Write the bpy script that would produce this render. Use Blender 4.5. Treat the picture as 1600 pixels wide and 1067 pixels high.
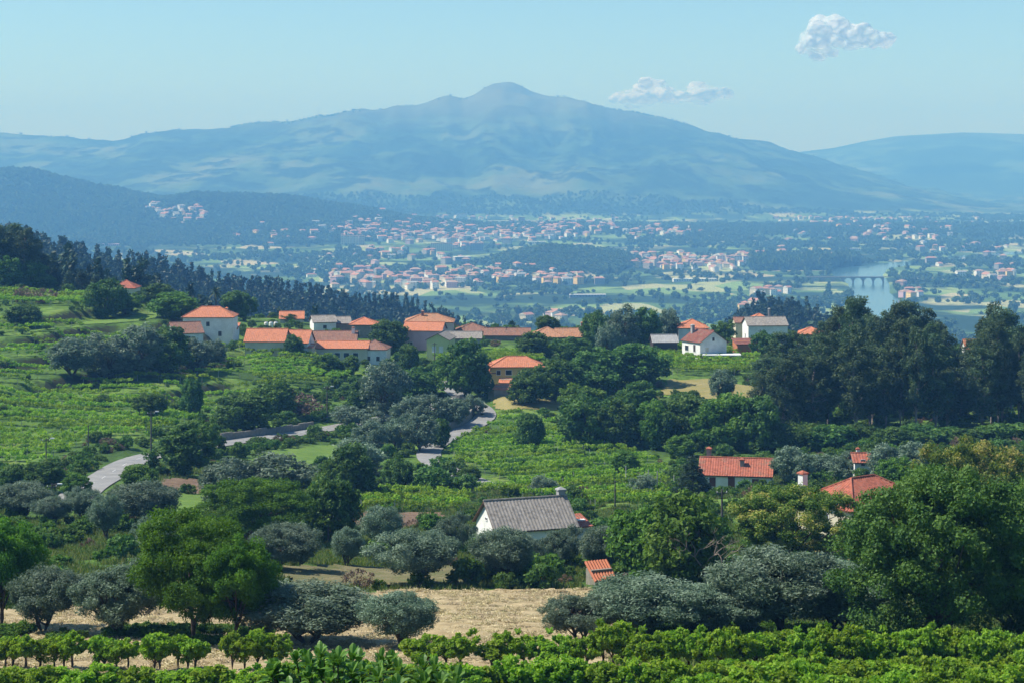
import bpy, math, random
import numpy as np
from math import radians, sin, cos, pi
from mathutils import Vector, noise as mnoise

for o in list(bpy.data.objects): bpy.data.objects.remove(o)
S = bpy.context.scene
C = S.collection
random.seed(7); RG = np.random.default_rng(11)

# ------------------------------------------------------------ camera, sky, sun, exposure
F = 2986.0                      # focal length in units of the 1600 px wide photograph
HY = 247.0                      # row of the eye-level horizon
cam = bpy.data.cameras.new('camera'); camo = bpy.data.objects.new('camera', cam); C.objects.link(camo)
cam.sensor_width = 36; cam.lens = F/1600*36; cam.shift_y = -(533.5-HY)/1600
cam.clip_start = 1; cam.clip_end = 60000
camo.location = (0,0,0); camo.rotation_euler = (radians(90),0,0); S.camera = camo

SUN_EL, SUN_AZ = 50, -84        # azimuth from +Y (view direction), clockwise; negative = left
W = bpy.data.worlds.new('World'); S.world = W; W.use_nodes = True
nt = W.node_tree; nt.nodes.clear()
sky = nt.nodes.new('ShaderNodeTexSky'); sky.sky_type = 'NISHITA'; sky.sun_disc = False
sky.sun_elevation = radians(SUN_EL); sky.sun_rotation = radians(SUN_AZ)
sky.altitude = 200; sky.air_density = 1.0; sky.dust_density = 0.3; sky.ozone_density = 3.2
bg = nt.nodes.new('ShaderNodeBackground'); bg.inputs[1].default_value = 0.095
ow = nt.nodes.new('ShaderNodeOutputWorld')
tint = nt.nodes.new('ShaderNodeMix'); tint.data_type='RGBA'; tint.blend_type='MULTIPLY'; tint.inputs[0].default_value=1; tint.inputs[7].default_value=(.74,.95,1.06,1)
nt.links.new(sky.outputs[0], tint.inputs[6]); nt.links.new(tint.outputs[2], bg.inputs[0]); nt.links.new(bg.outputs[0], ow.inputs[0])
sun = bpy.data.lights.new('sun', 'SUN'); sun.energy = 5.0; sun.angle = radians(0.5); sun.color = (1,0.96,0.90)
suno = bpy.data.objects.new('sun', sun); C.objects.link(suno)
e, a = radians(SUN_EL), radians(SUN_AZ)
SD = Vector((cos(e)*sin(a), cos(e)*cos(a), sin(e)))
suno.rotation_euler = SD.to_track_quat('Z','Y').to_euler(); suno.location = SD*500
S.view_settings.view_transform = 'Standard'; S.view_settings.look = 'None'
S.view_settings.exposure = 0.58; S.view_settings.gamma = 1; S.view_settings.use_curve_mapping = False
cy = S.cycles
cy.max_bounces = 6; cy.diffuse_bounces = 3; cy.glossy_bounces = 2; cy.transmission_bounces = 3
cy.transparent_max_bounces = 12; cy.volume_bounces = 0; cy.caustics_reflective = False; cy.caustics_refractive = False
cy.use_denoising = True; cy.use_adaptive_sampling = True; cy.adaptive_threshold = 0.02
cy.sample_clamp_indirect = 4

# ------------------------------------------------------------ numpy noise
def _hash(ix, iy, seed):
    n = (ix.astype(np.int64)*374761393 + iy.astype(np.int64)*668265263 + seed*974711) & 0x7fffffff
    n = (n ^ (n >> 13)) * 1274126177 & 0x7fffffff
    return ((n ^ (n >> 16)) & 0xffff)/65535.0
def vnoise(x, y, seed=0):
    x = np.asarray(x,float); y = np.asarray(y,float)
    ix = np.floor(x); iy = np.floor(y); fx = x-ix; fy = y-iy
    fx = fx*fx*(3-2*fx); fy = fy*fy*(3-2*fy)
    a = _hash(ix,iy,seed); b = _hash(ix+1,iy,seed); c = _hash(ix,iy+1,seed); d = _hash(ix+1,iy+1,seed)
    return (a*(1-fx)+b*fx)*(1-fy) + (c*(1-fx)+d*fx)*fy
def fbm(x, y, oct=4, seed=0, ridged=False):
    s = 0; amp = .5; tot = 0
    for k in range(oct):
        n = vnoise(np.asarray(x)*2**k+k*17.3, np.asarray(y)*2**k+k*9.1, seed+k)
        if ridged: n = 1-np.abs(2*n-1)
        s = s + n*amp; tot += amp; amp *= .5
    return s/tot
def sstep(a, b, x):
    t = np.clip((np.asarray(x,float)-a)/(b-a),0,1); return t*t*(3-2*t)

# ------------------------------------------------------------ terrain function
COLS = [0,200,400,600,800,1000,1200,1400,1600]
PYT = {   # distance -> image row of the ground per column
 60:[1300]*9, 80:[1190]*9, 95:[1115]*9, 112:[1052]*9,
 130:[1003,1003,1003,1000,996,996,1000,1008,1012],
 150:[965,965,965,961,961,961,960,960,965],
 170:[925,926,926,927,930,928,920,905,920],
 190:[888,886,890,900,902,896,880,865,890],
 220:[850,850,850,862,868,862,845,828,840],
 250:[815,810,815,828,832,822,812,790,790],
 280:[785,775,785,797,801,790,782,766,765],
 310:[755,745,757,771,773,765,757,740,740],
 340:[725,713,728,743,746,738,728,715,712],
 370:[690,682,697,711,718,712,702,692,690],
 400:[645,650,672,684,681,680,667,665,665],
 430:[600,620,645,655,632,640,628,640,640],
 460:[550,575,600,615,596,600,597,615,615],
 490:[508,530,560,580,565,570,569,590,592],
 520:[474,493,530,551,545,550,549,570,570],
 550:[456,470,508,526,528,535,536,553,555],
 580:[447,458,498,513,517,524,526,540,545]}
ZT = {   # beyond the crest: heights
 640:[-46,-52,-66,-72,-75,-78,-78,-80,-82],
 700:[-52,-60,-76,-84,-90,-95,-95,-95,-95],
 900:[-68,-88,-106,-114,-132,-145,-130,-130,-140],
 1100:[-66,-87,-104,-115,-135,-168,-114,-128,-148],
 1250:[-62,-84,-101,-113,-135,-178,-107,-132,-152],
 1400:[-78,-96,-112,-126,-155,-190,-128,-152,-168],
 1700:[-150,-165,-175,-185,-198,-210,-195,-192,-200],
 2200:[-218,-222,-226,-228,-232,-236,-232,-232,-234],
 3000:[-247]*9, 4000:[-250]*9, 20000:[-250]*9}
_D = [-500.,-150.,-20.,0.,20.,40.]; _Z = [[0.]*9,[1.5]*9,[-1.7]*9,[-3.]*9,[-10.]*9,[-15.5]*9]
for d in sorted(PYT): _D.append(float(d)); _Z.append([-(p-HY)/F*d for p in PYT[d]])
for d in sorted(ZT): _D.append(float(d)); _Z.append([float(v) for v in ZT[d]])
_D = np.array(_D); _Z = np.array(_Z)
# smooth tangents (monotone-ish Catmull) along distance
_h = np.diff(_D); _dl = np.diff(_Z,axis=0)/_h[:,None]
_T = np.zeros_like(_Z); _T[0]=_dl[0]; _T[-1]=0
for i in range(1,len(_D)-1):
    m = (_dl[i-1]*_h[i]+_dl[i]*_h[i-1])/(_h[i-1]+_h[i])
    lim = 3*np.minimum(np.abs(_dl[i-1]),np.abs(_dl[i]))
    same = (_dl[i-1]*_dl[i])>0
    _T[i] = np.where(same, np.sign(m)*np.minimum(np.abs(m),lim), 0)
def base_z(X, Y):
    X = np.asarray(X,float); Y = np.asarray(Y,float)
    px = np.clip(800 + F*X/np.maximum(Y,60), 0, 1599.9)
    j = (px//200).astype(int); fx = (px-j*200)/200; fx = fx*fx*(3-2*fx)
    Yc = np.clip(Y,_D[0],_D[-1]-1); i = np.clip(np.searchsorted(_D,Yc,side='right')-1,0,len(_D)-2)
    h = _h[i]; t = (Yc-_D[i])/h
    def col(jj):
        return ((2*t**3-3*t**2+1)*_Z[i,jj] + (t**3-2*t**2+t)*h*_T[i,jj] + (-2*t**3+3*t**2)*_Z[i+1,jj] + (t**3-t**2)*h*_T[i+1,jj])
    return col(j)*(1-fx) + col(j+1)*fx
RIDGE = [(-400,225),(0,211),(100,215),(180,220),(230,209),(300,206),(390,195),(450,190),(500,184),(540,176),(600,170),(620,164),(650,163),(700,152),(725,155),(745,147),(758,140),(772,133),(786,129),(800,131),(812,134),(832,142),(850,148),(870,151),(885,148),(900,150),(920,158),(950,171),(1000,179),(1050,190),(1100,205),(1150,216),(1200,224),(1250,240),(1300,256),(1400,285),(1500,308),(1600,325),(2000,345)]
FARR = [(-400,260),(800,275),(1100,262),(1250,238),(1300,232),(1350,221),(1400,213),(1500,208),(1600,210),(1800,215),(2000,230)]
FOOT = [(-400,250),(0,268),(50,272),(100,284),(150,292),(200,298),(260,300),(300,294),(380,300),(450,306),(500,314),(560,322),(650,338),(760,348),(2000,348)]
MID = [(-400,420),(740,420),(790,400),(850,386),(900,388),(960,396),(1010,415),(1050,422),(2000,422)]
def prof(tab, px): return np.interp(px,[p[0] for p in tab],[p[1] for p in tab])
def terrain(X, Y, fine=True):
    X = np.asarray(X,float); Y = np.asarray(Y,float)
    z = base_z(X,Y)
    px = 800 + F*X/np.maximum(Y,60)
    # terraced steps on the left vineyard slope
    tw = sstep(398,412,Y)*(1-sstep(530,548,Y))*(1-sstep(330,430,px))
    st = 3.1; zz = z+(fbm(X/40.,Y/90.,2,4)-.5)*2.2; q = zz/st; fq = q-np.floor(q); z = z + tw*0.95*(st*(np.floor(q)+sstep(.38,.62,fq)) - zz)
    tw = sstep(292,306,Y)*(1-sstep(384,398,Y))*sstep(745,790,px)*(1-sstep(1000,1060,px))
    st = 1.25; zz = z+(fbm(X/40.,Y/90.,2,6)-.5)*1.2; q = zz/st; fq = q-np.floor(q); z = z + tw*0.9*(st*(np.floor(q)+sstep(.36,.64,fq)) - zz)
    n1 = fbm(X/9.,Y/9.,3,3)-.5
    z = z + n1*1.0*sstep(330,420,Y)*(1-sstep(2000,3000,Y)) + (fbm(X/3.,Y/3.,2,5)-.5)*.22*sstep(60,90,Y)
    z = z + (fbm(X/60.,Y/60.,3,8)-.5)*6*sstep(640,900,Y)*(1-sstep(2400,3000,Y))
    far = Y > 2500
    if far.any():
        pxf = px
        hm = (-(prof(MID,pxf)-HY)/F*4400)+250
        z = z + np.maximum(hm-6,0)*np.exp(-((Y-4400)/350.)**2)
        hf = (-(prof(FOOT,pxf)-HY)/F*6400)+250
        z = z + np.maximum(hf-14,0)*(.72+.56*fbm(X/500.,Y/500.,4,21))*np.exp(-((Y-6400)/np.where(Y<6400,800.,520.))**2)
        g = fbm(X/1500.+3,Y/1900.,5,31,True); g2 = fbm(X/420.,Y/520.,4,41)
        D0 = 10800.; t = np.clip((Y-7500)/(D0-7500),0,1)
        zr = -(prof(RIDGE,pxf)-HY)/F*D0
        up = sstep(0,1,t)*.55 + .45*t**1.5
        g3 = fbm(X/260.,Y/700.,4,43,True)
        body = (zr+250)*(up + (g-.62)*.75*t*(1-t)*2.6 + (g2-.5)*.30*np.sqrt(t*(1-t)+1e-6) + (g3-.62)*.20*t*(1-t)*2)
        back = np.clip((Y-D0)/2600,0,1)
        body = np.where(Y>D0,(zr+250)*(1-.8*sstep(0,1,back)),body)
        rough = (fbm(X/120.,Y/120.,3,51)-.5)*24*sstep(.15,.6,t)+(fbm(X/330.,Y/900.,3,55,True)-.6)*40*sstep(.2,.8,t)
        z = np.where(Y>7500, z+np.maximum(body,0)+rough, z)
        D1 = 15500.; t1 = np.clip((Y-12000)/(D1-12000),0,1)
        z1 = -250 + (-(prof(FARR,pxf)-HY)/F*D1+250)*(sstep(0,1,t1)+ (g-.62)*.5*t1*(1-t1)*2)*np.where(Y>D1,1-.5*np.clip((Y-D1)/2000,0,1),1)
        z = np.where(Y>12000, np.maximum(z,z1), z)
        z = z + np.where(far,(fbm(X/260.,Y/260.,3,61)-.5)*8*sstep(2600,3200,Y)*(1-sstep(7500,8500,Y)),0)
        rv = river_mask(X,Y)
        z = np.where(rv>0, z*(1-rv)+(-253.)*rv, z)
    return z
# river: centre line in world metres
def gp(px, D): return ((px-800)/F*D, D)
RIV = [gp(1385,2700),gp(1390,2900),gp(1385,3150),gp(1372,3380),gp(1360,3560),gp(1357,3830),gp(1340,4090),gp(1345,4330),gp(1400,4520),gp(1470,4720),gp(1560,5000),gp(1700,5300)]
RIVW = [22,24,26,28,30,36,48,52,36,34,34,34]
def river_mask(X,Y):
    m = np.zeros_like(X,float)
    if not ((Y>2900)&(Y<6200)).any(): return m
    for (a,b,w0,w1) in zip(RIV[:-1],RIV[1:],RIVW[:-1],RIVW[1:]):
        dx,dy = b[0]-a[0],b[1]-a[1]; L = dx*dx+dy*dy
        t = np.clip(((X-a[0])*dx+(Y-a[1])*dy)/L,0,1)
        d = np.hypot(X-a[0]-t*dx, Y-a[1]-t*dy); w = w0+(w1-w0)*t
        m = np.maximum(m, 1-sstep(w,w+14,d))
    return m
def tz(x, y): return float(terrain(np.array([float(x)]),np.array([float(y)]))[0])
_march = np.concatenate([np.arange(62,640,1.0), np.geomspace(640,12000,700)])
def at(px, py, dmin=62, dmax=11900):
    """the ground point seen at a pixel of the photograph: nearest crossing of the view ray"""
    Y = _march[(_march>=dmin)&(_march<=dmax)]; X = (px-800)/F*Y
    g = terrain(X,Y,False); r = -(py-HY)/F*Y
    k = np.nonzero(g>=r)[0]
    if len(k)==0:
        k0 = int(np.argmax(g/Y - r/Y))
    else: k0 = int(k[0])
    return (float(X[k0]), float(Y[k0]), float(g[k0]))
def onpx(px, D):
    x = (px-800)/F*D; return (x, D, tz(x,D))
def to_px(X,Y,Z): return 800+F*X/Y, HY-F*Z/Y

# ------------------------------------------------------------ materials
def newmat(name):
    m = bpy.data.materials.new(name); m.use_nodes = True; t = m.node_tree; t.nodes.clear()
    o = t.nodes.new('ShaderNodeOutputMaterial'); return m, t, o
def N(t, typ, **kw):
    n = t.nodes.new(typ)
    for k,v in kw.items():
        if isinstance(k,str) and k.startswith('i_'):
            n.inputs[int(k[2:])].default_value = v
        else: setattr(n,k,v)
    return n
def noise_n(t, vec, scale, detail=4, rough=.55):
    n = N(t,'ShaderNodeTexNoise'); n.inputs['Scale'].default_value = scale; n.inputs['Detail'].default_value = detail
    n.inputs['Roughness'].default_value = rough; t.links.new(vec, n.inputs['Vector']); return n.outputs['Fac']
def ramp(t, fac, stops):
    r = N(t,'ShaderNodeValToRGB'); e = r.color_ramp.elements
    while len(e)<len(stops): e.new(.5)
    for i,(p,c) in enumerate(stops): e[i].position = p; e[i].color = (*c,1)
    t.links.new(fac, r.inputs[0]); return r.outputs[0]
def mixc(t, fac, a, b, mode='MIX'):
    m = N(t,'ShaderNodeMix', data_type='RGBA', blend_type=mode)
    for v,i in ((fac,0),(a,6),(b,7)):
        if isinstance(v,(int,float)): m.inputs[i].default_value = v
        elif isinstance(v,tuple): m.inputs[i].default_value = (*v,1) if len(v)==3 else v
        else: t.links.new(v,m.inputs[i])
    return m.outputs[2]
def mth(t, op, a, b=None, clamp=False):
    m = N(t,'ShaderNodeMath', operation=op, use_clamp=clamp)
    for v,i in ((a,0),(b,1)):
        if v is None: continue
        if isinstance(v,(int,float)): m.inputs[i].default_value = v
        else: t.links.new(v,m.inputs[i])
    return m.outputs[0]
def mrange(t, v, a, b, c=0., d=1.):
    m = N(t,'ShaderNodeMapRange', interpolation_type='SMOOTHSTEP'); t.links.new(v,m.inputs[0])
    for i,x in zip((1,2,3,4),(a,b,c,d)): m.inputs[i].default_value = x
    return m.outputs[0]
def prin(t, o, col, rough=.8, spec=.3, bump=None, bstr=.5, bdist=.05):
    p = N(t,'ShaderNodeBsdfPrincipled'); p.inputs['Roughness'].default_value = rough
    p.inputs['Specular IOR Level'].default_value = spec
    if isinstance(col,tuple): p.inputs['Base Color'].default_value = (*col,1)
    else: t.links.new(col,p.inputs['Base Color'])
    if bump is not None:
        b = N(t,'ShaderNodeBump'); b.inputs['Strength'].default_value = bstr; b.inputs['Distance'].default_value = bdist
        t.links.new(bump,b.inputs['Height']); t.links.new(b.outputs[0],p.inputs['Normal'])
    t.links.new(p.outputs[0],o.inputs[0]); return p
def pos(t): return N(t,'ShaderNodeNewGeometry').outputs['Position']
_mc = {}
def plain(name, c, rough=.75, var=.25, scale=1.5, spec=.3, bump=.3, dirt=None, metal=0.):
    """a paint, plaster or stone colour with grain and wear"""
    if name in _mc: return _mc[name]
    m,t,o = newmat(name)
    g = N(t,'ShaderNodeTexCoord').outputs['Object']
    n = noise_n(t,g,scale,5,.6); n2 = noise_n(t,g,scale*9,3,.6)
    a = tuple(x*(1-var) for x in c); b = tuple(min(1,x*(1+var*.6)) for x in c)
    col = ramp(t,n,[(.3,a),(.68,b)])
    col = mixc(t,mth(t,'MULTIPLY',n2,.35),col,dirt or tuple(x*.6 for x in c))
    p = prin(t,o,col,rough,spec,n2,bump,.02); p.inputs['Metallic'].default_value = metal
    _mc[name] = m; return m

# ------------------------------------------------------------ mesh helpers
def tag(o, label=None, cat=None, group=None, kind=None):
    if label: o['label'] = label
    if cat: o['category'] = cat
    if group: o['group'] = group
    if kind: o['kind'] = kind
    return o
def link(name, me, parent=None, loc=None, rz=0, label=None, cat=None, group=None, kind=None):
    o = bpy.data.objects.new(name, me); C.objects.link(o)
    if parent is not None: o.parent = parent
    if loc is not None: o.location = loc
    if rz: o.rotation_euler = (0,0,rz)
    return tag(o,label,cat,group,kind)
def quads_mesh(name, V, Q, mats, mi=None, attr=None, smooth=False):
    me = bpy.data.meshes.new(name); V = np.asarray(V,np.float32).reshape(-1,3); Q = np.asarray(Q,np.int32).reshape(-1,4)
    me.vertices.add(len(V)); me.vertices.foreach_set('co',V.ravel())
    me.loops.add(Q.size); me.loops.foreach_set('vertex_index',Q.ravel())
    me.polygons.add(len(Q)); me.polygons.foreach_set('loop_start',np.arange(0,Q.size,4,dtype=np.int32))
    for m in mats: me.materials.append(m)
    if mi is not None: me.polygons.foreach_set('material_index',np.asarray(mi,np.int32))
    me.update(calc_edges=True)
    if smooth: me.polygons.foreach_set('use_smooth',np.ones(len(Q),bool))
    if attr is not None:
        at_ = me.attributes.new('v','FLOAT','FACE'); at_.data.foreach_set('value',np.asarray(attr,np.float32))
    me.validate(); return me
class MB:
    """collects boxes, tubes and polygons into one mesh"""
    def __init__(s): s.v=[]; s.f=[]; s.m=[]
    def poly(s, pts, m=0):
        n=len(s.v); s.v += [tuple(p) for p in pts]; s.f.append(tuple(range(n,n+len(pts)))); s.m.append(m)
    def box(s, x0,x1,y0,y1,z0,z1, m=0):
        n=len(s.v); s.v += [(x0,y0,z0),(x1,y0,z0),(x1,y1,z0),(x0,y1,z0),(x0,y0,z1),(x1,y0,z1),(x1,y1,z1),(x0,y1,z1)]
        for q in ((0,3,2,1),(4,5,6,7),(0,1,5,4),(1,2,6,5),(2,3,7,6),(3,0,4,7)): s.f.append(tuple(n+i for i in q)); s.m.append(m)
    def slab(s, pts, th, m=0):
        """polygon with thickness th below it"""
        a=[tuple(p) for p in pts]; b=[(p[0],p[1],p[2]-th) for p in pts]; k=len(a); n=len(s.v); s.v+=a+b
        s.f.append(tuple(range(n,n+k))); s.m.append(m); s.f.append(tuple(range(n+2*k-1,n+k-1,-1))); s.m.append(m)
        for i in range(k): j=(i+1)%k; s.f.append((n+i,n+k+i,n+k+j,n+j)); s.m.append(m)
    def tube(s, pts, rad, sides=6, m=0, cap=True):
        V,Q = tube_np(pts,rad,sides); n=len(s.v); s.v += [tuple(p) for p in V]
        for q in Q: s.f.append(tuple(int(i)+n for i in q)); s.m.append(m)
        if cap:
            k=len(pts); s.f.append(tuple(n+(k-1)*sides+i for i in range(sides))); s.m.append(m)
            s.f.append(tuple(n+sides-1-i for i in range(sides))); s.m.append(m)
    def build(s, name, mats, parent=None, **kw):
        me = bpy.data.meshes.new(name); me.from_pydata(s.v,[],s.f)
        for m in (mats if isinstance(mats,(list,tuple)) else [mats]): me.materials.append(m)
        me.polygons.foreach_set('material_index',s.m); me.update()
        return link(name,me,parent,**kw)
def tube_np(pts, rad, sides=6):
    P = np.asarray(pts,float); R = np.broadcast_to(np.asarray(rad,float),(len(P),)); k=len(P)
    T = np.gradient(P,axis=0); T /= np.linalg.norm(T,axis=1)[:,None]+1e-9
    ref = np.array([0,0,1.]) if abs(T[:,2]).mean()<.9 else np.array([1.,0,0])
    A = np.cross(T,ref); A /= np.linalg.norm(A,axis=1)[:,None]+1e-9; B = np.cross(T,A)
    th = np.arange(sides)*2*pi/sides
    V = P[:,None,:] + R[:,None,None]*(np.cos(th)[None,:,None]*A[:,None,:]+np.sin(th)[None,:,None]*B[:,None,:])
    i = np.arange(k-1)[:,None]*sides; j=np.arange(sides)[None,:]; j2=(j+1)%sides
    Q = np.stack([i+j,i+j2,i+sides+j2,i+sides+j],-1).reshape(-1,4)
    return V.reshape(-1,3), Q
def inpoly(px, py, poly):
    px=np.asarray(px); py=np.asarray(py); c=np.zeros(px.shape,bool); n=len(poly); j=n-1
    for i in range(n):
        xi,yi=poly[i]; xj,yj=poly[j]
        c ^= ((yi>py)!=(yj>py)) & (px < (xj-xi)*(py-yi)/((yj-yi) or 1e-9)+xi); j=i
    return c
# ------------------------------------------------------------ roads (centre lines given where they lie)
def path_pts(pxs, **k):
    P = [at(x,y,**k) for x,y in pxs]; out=[]
    for a,b in zip(P[:-1],P[1:]):
        L = math.hypot(b[0]-a[0],b[1]-a[1]); n = max(1,int(L/3))
        for i in range(n): out.append((a[0]+(b[0]-a[0])*i/n, a[1]+(b[1]-a[1])*i/n))
    out.append(P[-1][:2]); A = np.array(out)
    for _ in range(6): A[1:-1] = (A[:-2]+2*A[1:-1]+A[2:])/4
    return A
ROADS = [
 (path_pts([(95,800),(135,762),(165,745),(195,725),(228,712),(262,706),(310,700),(350,692),(400,685),(460,678),(520,668),(565,661),(610,651),(655,643),(690,634),(722,622)]),3.0),
 (path_pts([(700,596),(708,610),(722,622),(748,634),(768,646),(765,656),(738,668),(705,682),(680,694),(667,708),(672,722),(700,735),(742,752),(775,764)]),2.4)]
def road_dist(X,Y):
    d = np.full(np.shape(X),1e9)
    for P,w in ROADS:
        for a,b in zip(P[:-1:2],P[2::2]):
            dx,dy=b-a; L=dx*dx+dy*dy+1e-9
            t=np.clip(((X-a[0])*dx+(Y-a[1])*dy)/L,0,1); d=np.minimum(d,np.hypot(X-a[0]-t*dx,Y-a[1]-t*dy)-w)
    return d
def road_prof(P):
    """smoothed height along a road"""
    z = terrain(P[:,0],P[:,1])
    for _ in range(14): z[1:-1]=(z[:-2]+2*z[1:-1]+z[2:])/4
    return z
ROADZ = [road_prof(P) for P,w in ROADS]
_tn = terrain
def terrain(X, Y, fine=True):
    """terrain with the roads benched into it"""
    X = np.asarray(X,float); Y = np.asarray(Y,float); z = _tn(X,Y)
    near = (Y>270)&(Y<480)&(X>-100)&(X<30)
    if near.any():
        xs,ys = X[near],Y[near]; best=np.full(xs.shape,1e9); rz=np.zeros(xs.shape)
        for (P,w),Zp in zip(ROADS,ROADZ):
            for i in range(0,len(P)-1):
                dx,dy=P[i+1]-P[i]; L=dx*dx+dy*dy+1e-9
                t=np.clip(((xs-P[i,0])*dx+(ys-P[i,1])*dy)/L,0,1); d=np.hypot(xs-P[i,0]-t*dx,ys-P[i,1]-t*dy)-w
                c=d<best; best=np.where(c,d,best); rz=np.where(c,Zp[i]+(Zp[i+1]-Zp[i])*t,rz)
        k = 1-sstep(1.0,4.5,best); z2=z[near]; z[near]=z2*(1-k)+(rz-.12)*k
    return z

# ------------------------------------------------------------ ground material
def ground_mat():
    m,t,o = newmat('ground'); P = pos(t)
    sep = N(t,'ShaderNodeSeparateXYZ'); t.links.new(P,sep.inputs[0]); Y = sep.outputs[1]; Z = sep.outputs[2]
    a = noise_n(t,P,.05,5); b = noise_n(t,P,.5,6,.65); c = noise_n(t,P,4.,4,.7)
    near = ramp(t,a,[(.30,(.035,.075,.016)),(.45,(.075,.145,.024)),(.58,(.13,.22,.034)),(.72,(.18,.22,.055))])
    near = mixc(t,mrange(t,b,.42,.66),near,(.035,.07,.018))
    near = mixc(t,mrange(t,c,.5,.8,0,.6),near,(.17,.17,.075))
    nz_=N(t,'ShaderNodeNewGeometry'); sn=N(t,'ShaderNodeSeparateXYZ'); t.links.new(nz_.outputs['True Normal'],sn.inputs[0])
    near = mixc(t,mrange(t,sn.outputs[2],.86,.70),near,mixc(t,b,(.022,.035,.014),(.075,.065,.04)))   # steep banks: brush and stone tones, darkened to paint in shade under vines
    # valley farmland: cells of fields and woods
    mp = N(t,'ShaderNodeMapping'); mp.inputs['Scale'].default_value=(1,.55,1); mp.inputs['Rotation'].default_value=(0,0,.5); t.links.new(P,mp.inputs[0])
    v = N(t,'ShaderNodeTexVoronoi'); v.inputs['Scale'].default_value=.011; t.links.new(mp.outputs[0],v.inputs['Vector'])
    sv = N(t,'ShaderNodeSeparateColor'); t.links.new(v.outputs['Color'],sv.inputs[0])
    fld = ramp(t,sv.outputs[0],[(.0,(.06,.11,.03)),(.3,(.10,.18,.05)),(.5,(.17,.27,.08)),(.7,(.25,.32,.12)),(.88,(.38,.34,.20)),(1,(.30,.36,.16))])
    wood = mrange(t,noise_n(t,P,.004,4),.46,.56)
    val = mixc(t,wood,fld,(.02,.045,.018))
    # hills and mountain: woods, scrub, bare slopes
    mn = noise_n(t,P,.0011,6,.6); mn2 = noise_n(t,P,.006,6,.65); mn3 = noise_n(t,P,.03,4,.7)
    mnt = ramp(t,mn,[(.38,(.006,.020,.010)),(.46,(.02,.05,.02)),(.53,(.06,.11,.04)),(.64,(.13,.155,.075))])
    mnt = mixc(t,mrange(t,mn2,.47,.56,0,.95),mnt,(.008,.024,.014))
    mnt = mixc(t,mrange(t,mn3,.5,.75,0,.4),mnt,(.10,.115,.06))
    up = mrange(t,mth(t,'ADD',Z,mth(t,'MULTIPLY',mn2,160.)),170,420)
    mnt = mixc(t,mth(t,'MULTIPLY',up,.8),mnt,(.13,.145,.07))
    col = mixc(t,mrange(t,Y,1500,2400),near,val)
    hill = mrange(t,mth(t,'ADD',Z,mth(t,'MULTIPLY',mn2,50.)),-220,-200)
    ym = mrange(t,Y,3400,4300)
    col = mixc(t,mth(t,'MULTIPLY',hill,ym),col,mnt)
    col = mixc(t,mrange(t,Y,8300,9000),col,mnt)
    foot = mth(t,'MULTIPLY',mth(t,'MULTIPLY',hill,ym),mrange(t,Y,7300,7900,1,0))
    col = mixc(t,mth(t,'MULTIPLY',foot,.5),col,(.010,.026,.012))
    mid = mth(t,'MULTIPLY',mrange(t,Y,620,760),mrange(t,Y,2000,2300,1,0))
    col = mixc(t,mid,col,(.02,.04,.015))
    h = mth(t,'ADD',b,mth(t,'MULTIPLY',c,.4))
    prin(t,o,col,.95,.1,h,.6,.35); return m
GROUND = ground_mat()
def build_terrain():
    ys = np.concatenate([np.array([-180,-120,-80,-50,-25,-5,10,25,38,50]),np.arange(58,150,2.2),np.arange(150,606,.95),
        np.geomspace(607,2400,70),np.geomspace(2440,7600,95)[0:],np.geomspace(7640,11200,150),np.geomspace(11300,16800,42)])
    nc = 360; c = np.linspace(-1,1,nc); c = .75*c+.25*c**3
    Yg = np.repeat(ys[:,None],nc,1); Xg = c[None,:]*(.40*np.maximum(ys,0)+70+np.minimum(100,np.abs(ys)*.1))[:,None]
    Zg = terrain(Xg,Yg); V = np.stack([Xg,Yg,Zg],-1).reshape(-1,3)
    i = np.arange(len(ys)-1)[:,None]*nc; j=np.arange(nc-1)[None,:]
    Q = np.stack([i+j,i+j+1,i+nc+j+1,i+nc+j],-1).reshape(-1,4)
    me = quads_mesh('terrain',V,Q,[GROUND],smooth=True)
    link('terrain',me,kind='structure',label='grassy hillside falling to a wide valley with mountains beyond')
build_terrain()

# ------------------------------------------------------------ river, haze
m,t,o = newmat('river_water'); P=pos(t)
p = prin(t,o,(.05,.12,.13),.12,.5,noise_n(t,P,.25,3),.25,.4)
WATER = m
mb = MB(); mb.box(gp(1100,3900)[0],gp(1800,5900)[0],2900,6200,-252.6,-251.4); mb.build('river',WATER,kind='structure',label='pale blue river winding across the valley floor')
m,t,o = newmat('haze_air'); pv = N(t,'ShaderNodeVolumePrincipled')
HAZE_D = 1.75e-4
pv.inputs['Color'].default_value=(.17,.48,1.,1); pv.inputs['Absorption Color'].default_value=(.62,.74,1,1); pv.inputs['Density'].default_value=HAZE_D; pv.inputs['Anisotropy'].default_value=0.
t.links.new(pv.outputs[0],o.inputs['Volume']); HAZE=m
mb = MB(); mb.box(-9500,9500,-400,17500,-262,452); mb.build('haze',HAZE,kind='stuff',label='pale blue summer haze filling the valley air')

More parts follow.
